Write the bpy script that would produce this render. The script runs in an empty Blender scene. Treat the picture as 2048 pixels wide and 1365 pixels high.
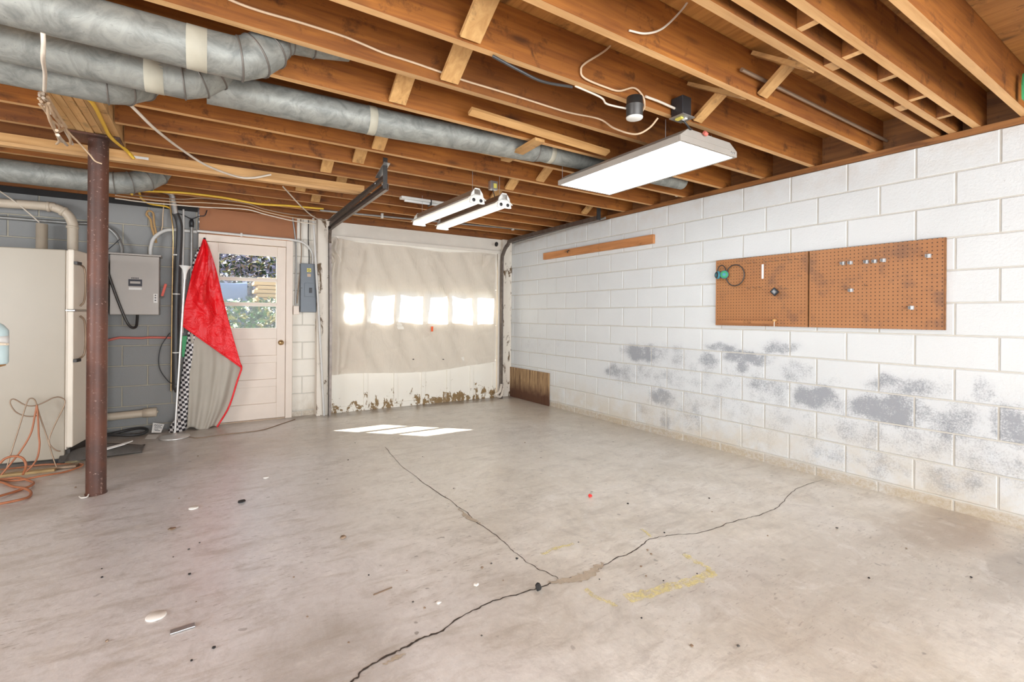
import bpy, bmesh, math, random
from mathutils import Vector, Matrix
random.seed(7)
scene = bpy.context.scene
C = scene.collection

# ------------------------------------------------------------------ camera
F_PX, YAW, ROLL, HZ, CAM_H = 947.8, .5683, .0075, -49.5, 1.198
S_, C_ = math.sin(YAW), math.cos(YAW)
cr, sr = math.cos(ROLL), math.sin(ROLL)
Fv = Vector((S_, C_, 0)); Rv = Vector((C_, -S_, 0)); Uv = Vector((0, 0, 1))
camd = bpy.data.cameras.new('camera'); cam = bpy.data.objects.new('camera', camd); C.objects.link(cam)
xa = cr*Rv + sr*Uv; ya = -sr*Rv + cr*Uv; za = -Fv
cam.matrix_world = Matrix(((xa.x, ya.x, za.x, 0), (xa.y, ya.y, za.y, 0), (xa.z, ya.z, za.z, CAM_H), (0, 0, 0, 1)))
camd.sensor_width = 36; camd.lens = F_PX/2048*36
camd.shift_y = HZ*cr/2048; camd.shift_x = HZ*sr/2048
camd.clip_start = .02
scene.camera = cam

# ------------------------------------------------------------------ world, sun, added fill lamps, exposure
scene.view_settings.view_transform = 'Standard'; scene.view_settings.look = 'None'
scene.view_settings.gamma = 1; scene.view_settings.use_curve_mapping = False
scene.view_settings.exposure = 0.0
w = bpy.data.worlds.new('world'); scene.world = w; w.use_nodes = True
bg = w.node_tree.nodes['Background']; bg.inputs[0].default_value = (.74, .86, 1, 1); bg.inputs[1].default_value = 1.7
sd = bpy.data.lights.new('sun', 'SUN'); sd.energy = 28; sd.angle = math.radians(.5); sd.color = (1, .95, .86)
so = bpy.data.objects.new('sun', sd); C.objects.link(so); so.location = (-3, 9, 6)
so.rotation_euler = Vector((.931, -.886, -1)).to_track_quat('-Z', 'Y').to_euler()
def area(name, loc, direction, sx, sy, power, color):
    d = bpy.data.lights.new(name, 'AREA'); d.shape = 'RECTANGLE'; d.size = sx; d.size_y = sy; d.energy = power; d.color = color
    o = bpy.data.objects.new(name, d); C.objects.link(o); o.location = loc
    o.rotation_euler = Vector(direction).to_track_quat('-Z', 'Y').to_euler(); return o
area('added_fill_behind_camera', (1.0, -2.9, 1.2), (0, 1, 0), 5.0, 2.1, 330, (.93, .965, 1))  # added fill lamp behind the camera, brightens the room like daylight
area('added_fill_left', (-4.8, .8, 1.3), (1, .1, 0), 3.0, 1.6, 250, (.92, .96, 1))  # added fill lamp out of view on the left; no opening there

# ------------------------------------------------------------------ measuring: pixel of the photograph -> point on a real plane
def ray(x, y):
    a, b = x-1024, y-682.5; a, b = cr*a+sr*b, -sr*a+cr*b
    u = a/F_PX; v = (HZ-b)/F_PX
    return Vector((S_+u*C_, C_-u*S_, v))
O = Vector((0, 0, CAM_H))
def onZ(x, y, z=0): r = ray(x, y); return O + r*((z-CAM_H)/r.z)
def onY(x, y, Y): r = ray(x, y); return O + r*(Y/r.y)
WX0, WSL = 3.946, -.02           # right wall: X = WX0 + WSL*Y
def onW(x, y, off=0): r = ray(x, y); return O + r*((WX0-off)/(r.x-WSL*r.y))

# ------------------------------------------------------------------ materials
MATS = {}
class NT:
    def __init__(s, name):
        s.m = bpy.data.materials.new(name); s.m.use_nodes = True; s.t = s.m.node_tree; s.n = s.t.nodes; s.b = s.n['Principled BSDF']; MATS[name] = s.m
    def new(s, t, **k):
        n = s.n.new(t)
        for a, v in k.items():
            if hasattr(n, a) and not isinstance(v, tuple) : setattr(n, a, v)
        return n
    def l(s, a, b): s.t.links.new(a, b)
    def coord(s, scale=(1, 1, 1), loc=(0, 0, 0), rot=(0, 0, 0)):
        t = s.n.new('ShaderNodeTexCoord'); m = s.n.new('ShaderNodeMapping'); m.inputs['Scale'].default_value = scale
        m.inputs['Location'].default_value = loc; m.inputs['Rotation'].default_value = rot
        s.l(t.outputs['Object'], m.inputs[0]); return m.outputs[0]
    def noise(s, vec, scale=5, detail=4, rough=.55, dist=0):
        n = s.n.new('ShaderNodeTexNoise'); s.l(vec, n.inputs['Vector']); n.inputs['Scale'].default_value = scale
        n.inputs['Detail'].default_value = detail; n.inputs['Roughness'].default_value = rough; n.inputs['Distortion'].default_value = dist; return n.outputs[0]
    def ramp(s, fac, stops):
        r = s.n.new('ShaderNodeValToRGB'); e = r.color_ramp.elements
        while len(e) < len(stops): e.new(.5)
        for i, (p, c) in enumerate(stops):
            e[i].position = p; e[i].color = (c, c, c, 1) if isinstance(c, (int, float)) else (*c, 1)
        s.l(fac, r.inputs[0]); return r.outputs[0]
    def math(s, op, a, b=None, clamp=False):
        n = s.n.new('ShaderNodeMath'); n.operation = op; n.use_clamp = clamp
        for i, v in enumerate((a, b)):
            if v is None: continue
            if isinstance(v, (int, float)): n.inputs[i].default_value = v
            else: s.l(v, n.inputs[i])
        return n.outputs[0]
    def mix(s, fac, a, b, mode='MIX'):
        n = s.n.new('ShaderNodeMix'); n.data_type = 'RGBA'; n.blend_type = mode
        for i, v in ((0, fac), (6, a), (7, b)):
            if isinstance(v, (int, float)): n.inputs[i].default_value = v
            elif isinstance(v, tuple): n.inputs[i].default_value = (*v, 1)
            else: s.l(v, n.inputs[i])
        return n.outputs[2]
    def col(s, v):
        if isinstance(v, tuple): s.b.inputs['Base Color'].default_value = (*v, 1)
        else: s.l(v, s.b.inputs['Base Color'])
    def rough(s, v):
        if isinstance(v, (int, float)): s.b.inputs['Roughness'].default_value = v
        else: s.l(v, s.b.inputs['Roughness'])
    def bump(s, h, strength=.3, dist=.01):
        n = s.n.new('ShaderNodeBump'); n.inputs['Strength'].default_value = strength; n.inputs['Distance'].default_value = dist
        s.l(h, n.inputs['Height']); s.l(n.outputs[0], s.b.inputs['Normal'])
    def sep(s, vec):
        n = s.n.new('ShaderNodeSeparateXYZ'); s.l(vec, n.inputs[0]); return n.outputs
    def blob(s, vec, c, r, soft=.35, axes=(0, 1)):
        """1 inside the ellipse with centre c and radii r, falling softly to 0"""
        o = s.sep(vec)
        a = s.math('DIVIDE', s.math('SUBTRACT', o[axes[0]], c[0]), r[0]); b = s.math('DIVIDE', s.math('SUBTRACT', o[axes[1]], c[1]), r[1])
        d = s.math('SQRT', s.math('ADD', s.math('MULTIPLY', a, a), s.math('MULTIPLY', b, b)))
        m = s.n.new('ShaderNodeMapRange'); m.inputs[1].default_value = 1+soft; m.inputs[2].default_value = 1-soft; m.inputs[3].default_value = 0; m.inputs[4].default_value = 1
        m.interpolation_type = 'SMOOTHSTEP'
        s.l(d, m.inputs[0]); return m.outputs[0]
    def warp(s, vec, amount, scale):
        n = s.n.new('ShaderNodeTexNoise'); s.l(vec, n.inputs['Vector']); n.inputs['Scale'].default_value = scale; n.inputs['Detail'].default_value = 3
        sub = s.n.new('ShaderNodeVectorMath'); sub.operation = 'SUBTRACT'; s.l(n.outputs[1], sub.inputs[0]); sub.inputs[1].default_value = (.5, .5, .5)
        mu = s.n.new('ShaderNodeVectorMath'); mu.operation = 'SCALE'; s.l(sub.outputs[0], mu.inputs[0]); mu.inputs['Scale'].default_value = amount
        ad = s.n.new('ShaderNodeVectorMath'); ad.operation = 'ADD'; s.l(vec, ad.inputs[0]); s.l(mu.outputs[0], ad.inputs[1]); return ad.outputs[0]

def plain(name, c, rough=.5, metal=0, var=.12, scale=8, bump=0):
    m = NT(name); v = m.coord()
    n = m.noise(v, scale, 4)
    m.col(m.mix(n, tuple(k*(1-var) for k in c), tuple(min(1, k*(1+var)) for k in c)))
    m.rough(rough); m.b.inputs['Metallic'].default_value = metal
    if bump: m.bump(m.noise(v, scale*6, 3), bump, .004)
    return m.m

def wood(name, dark, light, axis='X', streak=1.0, rough=.65, knots=True):
    m = NT(name)
    sc = {'X': (.9, 14, 14), 'Y': (14, .9, 14), 'Z': (14, 14, .9)}[axis]
    oi = m.n.new('ShaderNodeObjectInfo'); tc = m.n.new('ShaderNodeTexCoord')
    add = m.n.new('ShaderNodeVectorMath'); add.operation = 'ADD'; m.l(tc.outputs['Object'], add.inputs[0])
    sx = m.n.new('ShaderNodeVectorMath'); sx.operation = 'SCALE'; sx.inputs[0].default_value = (17, 31, 23); m.l(oi.outputs['Random'], sx.inputs['Scale']); m.l(sx.outputs[0], add.inputs[1])
    mp = m.n.new('ShaderNodeMapping'); mp.inputs['Scale'].default_value = sc; m.l(add.outputs[0], mp.inputs[0])
    g = m.noise(mp.outputs[0], 2.2, 6, .62, .6)
    big = m.noise(add.outputs[0], 1.3, 3)
    c = m.mix(m.ramp(g, [(.25, 0.0), (.75, 1.0)]), dark, light)
    c = m.mix(m.math('MULTIPLY', m.ramp(big, [(.4, 0.), (.7, 1.)]), .45), c, tuple(k*.6 for k in dark))
    r = m.math('ADD', m.math('MULTIPLY', oi.outputs['Random'], .3), .84)
    c = m.mix(1.0, c, r, 'MULTIPLY')
    if knots:
        mk = m.n.new('ShaderNodeMapping'); mk.inputs['Scale'].default_value = {'X': (1.2, 4, 4), 'Y': (4, 1.2, 4), 'Z': (4, 4, 1.2)}[axis]; m.l(add.outputs[0], mk.inputs[0])
        vo = m.n.new('ShaderNodeTexVoronoi'); vo.inputs['Scale'].default_value = 1.6; m.l(mk.outputs[0], vo.inputs['Vector'])
        k = m.ramp(vo.outputs['Distance'], [(.05, 1.), (.16, 0.)])
        fl_ = m.ramp(m.noise(m.warp(add.outputs[0], .1, 9), 7, 5, .75), [(.56, 0.), (.70, .8)]); c = m.mix(fl_, c, tuple(x*.35 for x in dark))
        c = m.mix(m.math('MULTIPLY', k, .75), c, tuple(x*.3 for x in dark))
    m.col(c); m.rough(rough); m.bump(g, .25, .004)
    return m.m

wood('joist_wood', (.165, .044, .006), (.42, .150, .022), 'X')
wood('joist_edge_lit', (.54, .28, .10), (.80, .49, .22), 'X', knots=False)  # joist undersides: light bounced off the floor painted in as paler wood
wood('pale_pine', (.48, .24, .075), (.74, .44, .17), 'Y', knots=True)
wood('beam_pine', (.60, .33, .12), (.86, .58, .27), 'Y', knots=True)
wood('pale_pine_x', (.44, .22, .07), (.68, .40, .16), 'X', knots=False)
wood('plate_wood', (.12, .040, .010), (.34, .14, .035), 'Y')
wood('subfloor_ply', (.29, .11, .02), (.54, .25, .06), 'Y')
wood('board_wood', (.36, .14, .045), (.60, .27, .10), 'Y')
plain('brown_panel', (.33, .125, .045), .6, var=.2, scale=3)
plain('white_paint', (.72, .66, .57), .5, var=.08, bump=.05)
plain('cream_door', (.72, .61, .51), .45, var=.06, bump=.04)
plain('fridge_almond', (.42, .365, .285), .38, var=.03)
plain('fridge_front', (.78, .70, .58), .35, var=.03)
plain('fridge_gasket', (.70, .62, .52), .6)
plain('dark_metal', (.07, .065, .06), .45, .6, .3)
plain('rust_track', (.18, .15, .13), .42, .75, .5, 20)
plain('track_grey', (.34, .33, .31), .4, .6, .3, 20)
plain('galv_small', (.55, .56, .56), .35, .85, .2, 20)
plain('panel_grey', (.38, .34, .30), .42, .15, .05)
plain('breaker_grey', (.125, .14, .155), .42, .15, .08)
plain('black_plastic', (.022, .022, .024), .45)
plain('black_hose', (.045, .043, .042), .4, 0, .3, 12)
plain('pvc', (.60, .50, .38), .45, 0, .12, 10)
plain('white_plastic', (.80, .79, .76), .4)
plain('conduit_paint', (.62, .60, .56), .45, 0, .15)
plain('cable_white', (.62, .45, .29), .5, 0, .15, 20)
plain('cable_bright', (.66, .57, .46), .5, 0, .1, 20)
plain('cable_yellow', (.80, .50, .05), .45, 0, .15)
plain('cord_orange', (.42, .15, .065), .5, 0, .25, 14)
plain('red_paint', (.70, .10, .06), .5)
plain('red_line', (.62, .16, .12), .6)
plain('orange_tag', (.85, .13, .03), .6)
plain('wire_brown', (.30, .21, .14), .4, .5, .3)
plain('rubber_dark', (.085, .075, .065), .8, 0, .4, 25, .3)
plain('foam_edge', (.42, .38, .24), .9, 0, .4, 30, .4)
plain('paper', (.80, .78, .74), .7, 0, .08)
plain('ink', (.06, .06, .07), .7)
plain('label_yellow', (.70, .60, .12), .5)
plain('brass', (.62, .42, .20), .3, .9)
plain('lamp_silver', (.62, .60, .57), .35, .6)
plain('lamp_glass', (.72, .70, .66), .3)
plain('fixture_metal', (.42, .38, .33), .5, .1, .15)
plain('fixture_white', (.78, .76, .70), .4)
plain('leaf_green', (.05, .13, .02), .55, 0, .5, 3)
plain('leaf_yellow', (.30, .27, .08), .6, 0, .4, 3)
plain('leaf_dry', (.26, .19, .15), .7, 0, .4, 3)
plain('leaf_dark', (.035, .055, .03), .7, 0, .5, 3)
plain('leaf_haze', (.27, .25, .33), .7, 0, .4, 3)
plain('bark', (.16, .12, .10), .9, 0, .4, 6)
plain('car_blue', (.13, .18, .30), .5)
plain('lumber_tan', (.42, .28, .12), .6, 0, .3, 3)
plain('outside_ground', (.20, .18, .14), .95, 0, .3, 2)
plain('teal', (.05, .24, .30), .5)
plain('green_cloth', (.05, .32, .12), .6)
plain('white_cap', (.80, .76, .70), .5)
plain('red_bit', (.75, .03, .02), .5)
plain('grey_lining', (.42, .375, .31), .75, 0, .08, 6)
plain('twine', (.45, .27, .11), .8)
plain('black_stain_metal', (.02, .018, .017), .8)
plain('tube_unlit', (.85, .85, .82), .25)
plain('bottle_blue', (.55, .68, .68), .3)
plain('crack_dark', (.055, .04, .03), .95)
plain('crack_fill', (.46, .385, .295), .95, 0, .3, 30, .5)

# steel post: old red-brown paint with rust, paler specks
m = NT('post_paint'); v = m.coord()
n1 = m.noise(v, 4, 5); n2 = m.noise(v, 60, 4)
c = m.mix(m.ramp(n1, [(.35, 0.), (.65, 1.)]), (.065, .032, .024), (.14, .052, .030))
c = m.mix(m.math('MULTIPLY', m.ramp(n2, [(.62, 0.), (.72, 1.)]), .6), c, (.45, .30, .24)); m.col(c); m.rough(.5); m.bump(n2, .2, .003)

# galvanised duct: mottled spangle, dull
m = NT('duct_metal'); v = m.coord((1, 1, 1))
n1 = m.noise(v, 9, 6, .7, 1.2); n2 = m.noise(v, 2.5, 3)
c = m.mix(m.ramp(n1, [(.35, 0.), (.62, 1.)]), (.16, .168, .155), (.335, .34, .305))
c = m.mix(m.math('MULTIPLY', m.ramp(m.noise(m.coord((1, 2.2, 2.2), rot=(0, .5, .6)), 16, 5, .75, 2.2), [(.60, 0.), (.66, 1.)]), .7), c, (.16, .165, .15))
c = m.mix(m.math('MULTIPLY', n2, .3), c, (.34, .32, .27)); m.col(c); m.rough(.55); m.b.inputs['Metallic'].default_value = .3
m = NT('duct_tape'); m.col(m.mix(m.noise(m.coord(), 14, 4), (.36, .33, .25), (.50, .46, .36))); m.rough(.6)
plain('seam_dark', (.16, .14, .12), .5, .4)

# floor: stained concrete
m = NT('concrete_floor'); v = m.coord(); wv = m.warp(v, .25, 2.5)
big = m.noise(v, .55, 4, .6, .4); mid = m.noise(wv, 2.3, 6, .65, .8); fine = m.noise(v, 26, 5, .7)
st = m.noise(m.coord((1.4, 5, 1), rot=(0, 0, .35)), 2.2, 6, .7, .5)
c = m.mix(m.ramp(mid, [(.36, 0.), (.66, 1.)]), (.62, .56, .46), (.82, .775, .69))
c = m.mix(m.ramp(big, [(.42, 0.), (.62, 1.)]), c, m.mix(.55, c, (.60, .57, .53)))
o = m.sep(v)
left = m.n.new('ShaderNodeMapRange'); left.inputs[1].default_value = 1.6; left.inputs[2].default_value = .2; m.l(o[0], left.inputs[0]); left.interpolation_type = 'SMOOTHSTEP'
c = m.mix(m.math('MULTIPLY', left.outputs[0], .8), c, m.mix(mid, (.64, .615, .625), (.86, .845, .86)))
c = m.mix(m.math('MULTIPLY', m.ramp(st, [(.50, 0.), (.68, 1.)]), .55), c, (.40, .34, .265))
for ctr, rad, colr, amt in (((3.55, .95), (.45, .22), (.30, .19, .11), .75), ((3.3, .62), (.5, .10), (.16, .12, .09), .7), ((.35, 1.75), (.25, .25), (.33, .29, .24), .6),
                            ((.2, 4.9), (1.6, .5), (.52, .42, .30), .5), ((3.7, 4.5), (.4, 2.2), (.50, .43, .34), .6), ((2.6, 1.0), (.9, .35), (.42, .36, .28), .5),
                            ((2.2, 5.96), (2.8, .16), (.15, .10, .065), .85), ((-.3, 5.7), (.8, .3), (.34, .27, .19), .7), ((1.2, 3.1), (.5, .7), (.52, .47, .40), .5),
                            ((-.9, 5.0), (.7, .25), (.33, .26, .18), .6), ((2.6, 3.0), (.7, .7), (.72, .66, .56), .5), ((3.15, 1.45), (.16, .3), (.76, .72, .66), .7)):
    bl = m.blob(wv, ctr, rad, .5); bl = m.math('MULTIPLY', bl, m.ramp(mid, [(.3, .35), (.6, 1.)]))
    c = m.mix(m.math('MULTIPLY', bl, amt), c, colr)
sp = m.n.new('ShaderNodeTexVoronoi'); sp.inputs['Scale'].default_value = 7.5; m.l(m.warp(v, .05, 20), sp.inputs['Vector'])
spm = m.math('MULTIPLY', m.ramp(sp.outputs['Distance'], [(.06, 1.), (.10, 0.)]), m.ramp(m.noise(v, 1.6, 3), [(.42, 0.), (.56, 1.)]))
c = m.mix(m.math('MULTIPLY', spm, .75), c, (.13, .10, .08))
dk = m.noise(m.coord((1, 3.5, 1), rot=(0, 0, .2)), 22, 4, .6, .3)
c = m.mix(m.math('MULTIPLY', m.math('MULTIPLY', m.ramp(dk, [(.60, 0.), (.67, 1.)]), m.ramp(m.noise(v, 1.1, 3), [(.42, 0.), (.58, 1.)])), .7), c, (.22, .17, .13))
wr = m.noise(m.warp(v, .4, 1.6), 5.5, 7, .75, .4)
c = m.mix(m.math('MULTIPLY', m.ramp(wr, [(.52, 0.), (.66, 1.)]), .40), c, (.36, .315, .265))
c = m.mix(m.math('MULTIPLY', m.ramp(wr, [(.34, 1.), (.46, 0.)]), .35), c, (.88, .855, .81))
c = m.mix(m.math('MULTIPLY', m.ramp(fine, [(.35, 0.), (.7, 1.)]), .24), c, (.30, .26, .22))
m.col(c); m.rough(m.ramp(mid, [(.3, .30), (.7, .46)])); m.b.inputs['Specular IOR Level'].default_value = .8; m.b.inputs['Coat Weight'].default_value = .55; m.b.inputs['Coat Roughness'].default_value = .30
m.bump(m.math('ADD', m.math('MULTIPLY', mid, .7), m.math('MULTIPLY', fine, .25)), .40, .014)

def block_mat(name, base, dirt=(), rust=True, rowdirt=True):
    m = NT(name); v = m.coord(); wv = m.warp(v, .10, 7)
    fine = m.noise(v, 75, 4, .65); mid = m.noise(v, 3, 5); sp = m.noise(v, 42, 5, .75)
    c = m.mix(mid, tuple(k*.95 for k in base), tuple(min(1, k*1.04) for k in base))
    o = m.sep(v)
    if dirt:
        tot = None
        for ctr, rad, amt in dirt:
            b = m.math('MULTIPLY', m.blob(wv, ctr, rad, .55, (0, 2)), amt)
            tot = b if tot is None else m.math('MAXIMUM', tot, b)
        speck = m.ramp(m.math('ADD', m.math('MULTIPLY', sp, .72), m.math('MULTIPLY', tot, .30)), [(.44, 0.), (.60, 1.)])
        c = m.mix(m.math('MULTIPLY', m.math('MULTIPLY', speck, tot, True), .85), c, (.23, .235, .25))
        c = m.mix(m.math('MULTIPLY', tot, .22), c, (.45, .47, .50))
    if rust:
        lo = m.n.new('ShaderNodeMapRange'); lo.inputs[1].default_value = .42; lo.inputs[2].default_value = .02; m.l(o[2], lo.inputs[0])
        n = m.ramp(m.noise(m.coord((1, 1, .7)), 6, 5, .7), [(.40, 0.), (.65, 1.)])
        c = m.mix(m.math('MULTIPLY', m.math('MULTIPLY', lo.outputs[0], n), .75, True), c, (.50, .42, .31))
        lo2 = m.n.new('ShaderNodeMapRange'); lo2.inputs[1].default_value = .10; lo2.inputs[2].default_value = .03; m.l(o[2], lo2.inputs[0])
        c = m.mix(m.math('MULTIPLY', m.math('MULTIPLY', lo2.outputs[0], m.ramp(sp, [(.35, .2), (.6, 1.)])), .7), c, (.36, .28, .19))
    c = m.mix(m.math('MULTIPLY', m.ramp(sp, [(.66, 0.), (.72, 1.)]), .5), c, (.30, .28, .25))
    m.col(c); m.rough(.62)
    m.bump(m.math('ADD', fine, m.math('MULTIPLY', sp, .8)), .45, .004)
    return m.m

def ply_mat():
    m = NT('stained_plywood'); v = m.coord((1, 14, .9)); g = m.noise(v, 2.4, 6, .7, 1.0); o = m.sep(m.warp(m.coord((1, 1, 1)), .16, 9))
    c = m.mix(m.ramp(g, [(.38, 0.), (.62, 1.)]), (.13, .065, .03), (.46, .30, .15))
    lo = m.n.new('ShaderNodeMapRange'); lo.inputs[1].default_value = .28; lo.inputs[2].default_value = .10; m.l(o[2], lo.inputs[0])
    c = m.mix(m.math('MULTIPLY', m.math('MULTIPLY', lo.outputs[0], m.ramp(g, [(.3, .7), (.6, 1.)])), .95), c, (.065, .016, .006))
    m.col(c); m.rough(.7); m.bump(g, .3, .004)
ply_mat()

def pegboard_mat():
    m = NT('pegboard_brown'); v = m.coord(); o = m.sep(v)
    n = m.noise(v, 3.5, 5, .6); c = m.mix(n, (.34, .135, .045), (.46, .21, .08))
    grain = m.noise(v, 60, 3); c = m.mix(m.math('MULTIPLY', grain, .25), c, (.25, .10, .04))
    dirt = m.math('MULTIPLY', m.ramp(m.noise(v, 5, 5, .7), [(.54, 0.), (.68, 1.)]), .5); c = m.mix(dirt, c, (.12, .07, .05))
    p = .0254
    fy = m.math('SUBTRACT', m.math('FRACT', m.math('DIVIDE', m.math('ADD', o[1], 10), p)), .5); fz = m.math('SUBTRACT', m.math('FRACT', m.math('DIVIDE', o[2], p)), .5)
    d = m.math('SQRT', m.math('ADD', m.math('MULTIPLY', fy, fy), m.math('MULTIPLY', fz, fz)))
    hole = m.ramp(d, [(.13, 1.), (.18, 0.)]); c = m.mix(m.math('MULTIPLY', hole, .9), c, (.035, .015, .008))
    m.col(c); m.rough(.55)
pegboard_mat()

def peel_mat():
    m = NT('peeling_paint'); v = m.coord(); wv = m.warp(v, .06, 14); o = m.sep(v)
    n = m.noise(m.coord((1, 1, .55)), 11, 6, .72, .5)
    lo = m.n.new('ShaderNodeMapRange'); lo.inputs[1].default_value = .52; lo.inputs[2].default_value = .04; m.l(o[2], lo.inputs[0])
    k = m.ramp(m.math('ADD', m.math('MULTIPLY', n, .8), m.math('MULTIPLY', lo.outputs[0], .27)), [(.655, 0.), (.67, 1.)])
    b = m.mix(m.noise(v, 30, 4), (.15, .085, .03), (.36, .235, .10))
    p = m.mix(m.noise(v, 3, 4), (.80, .74, .63), (.86, .82, .73))
    m.col(m.mix(k, p, b)); m.rough(.6); m.bump(m.math('SUBTRACT', 1, k), .5, .004)
peel_mat()
def jamb_mat():
    m = NT('jamb_paint'); v = m.coord((1, 1, .35))
    n = m.noise(v, 10, 6, .75, .6); k = m.ramp(n, [(.56, 0.), (.60, 1.)])
    p = m.mix(m.noise(m.coord(), 4, 4), (.68, .60, .49), (.80, .74, .65)); m.col(m.mix(k, p, (.13, .075, .03))); m.rough(.6)
jamb_mat()

# cloth: thin cotton sheet, lets daylight through
def sheet_mat(name, col, trans, tcol=None):
    m = NT(name); v = m.coord(); n = m.noise(v, 2.2, 4)
    c = m.mix(n, tuple(k*.93 for k in col), col); m.col(c); m.rough(.85)
    tr = m.n.new('ShaderNodeBsdfTranslucent'); tr.inputs[0].default_value = (*(tcol or col), 1)
    mx = m.n.new('ShaderNodeMixShader'); mx.inputs[0].default_value = trans
    m.l(m.b.outputs[0], mx.inputs[1]); m.l(tr.outputs[0], mx.inputs[2]); m.l(mx.outputs[0], m.n['Material Output'].inputs[0])
    m.bump(m.math('ADD', m.noise(v, 5, 4, .6, 1), m.noise(m.coord((1, 1, .35), rot=(0, .5, 0)), 9, 5, .6, 1.5)), .6, .03)
sheet_mat('sheet_cotton', (.87, .78, .665), .48, (.97, .95, .92))

def shiny_red():
    m = NT('red_nylon'); v = m.coord(); n = m.noise(v, 6, 4, .6, .8)
    m.col(m.mix(n, (.72, .002, .006), (.88, .006, .014))); m.rough(.42); m.bump(m.noise(v, 7, 4, .55, 1.6), .8, .03)
shiny_red()
def checker():
    m = NT('checkered_cloth'); t = m.coord((1, 0.001, 1), rot=(0, 0, 0)); mp = m.coord((1, .01, 1), rot=(0, .12, 0))
    ck = m.n.new('ShaderNodeTexChecker'); ck.inputs['Scale'].default_value = 40; m.l(mp, ck.inputs[0]); ck.inputs[1].default_value = (.72, .68, .66, 1); ck.inputs[2].default_value = (.03, .025, .03, 1)
    m.col(ck.outputs[0]); m.rough(.8)
checker()
def glass():
    m = NT('window_glass'); tr = m.n.new('ShaderNodeBsdfTransparent'); tr.inputs[0].default_value = (.96, .98, 1, 1); gl = m.n.new('ShaderNodeBsdfGlossy'); gl.inputs['Roughness'].default_value = .03
    mx = m.n.new('ShaderNodeMixShader'); mx.inputs[0].default_value = .012
    m.l(tr.outputs[0], mx.inputs[1]); m.l(gl.outputs[0], mx.inputs[2]); m.l(mx.outputs[0], m.n['Material Output'].inputs[0])
glass()
def emit(name, col, st):
    m = NT(name); e = m.n.new('ShaderNodeEmission'); e.inputs[0].default_value = (*col, 1); e.inputs[1].default_value = st
    m.l(e.outputs[0], m.n['Material Output'].inputs[0])
emit('lens_light', (.90, .96, 1), 10.5)
emit('tube_light', (1, .96, .90), 2.0)
plain('clear_bulb', (.75, .75, .72), .15)

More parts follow.
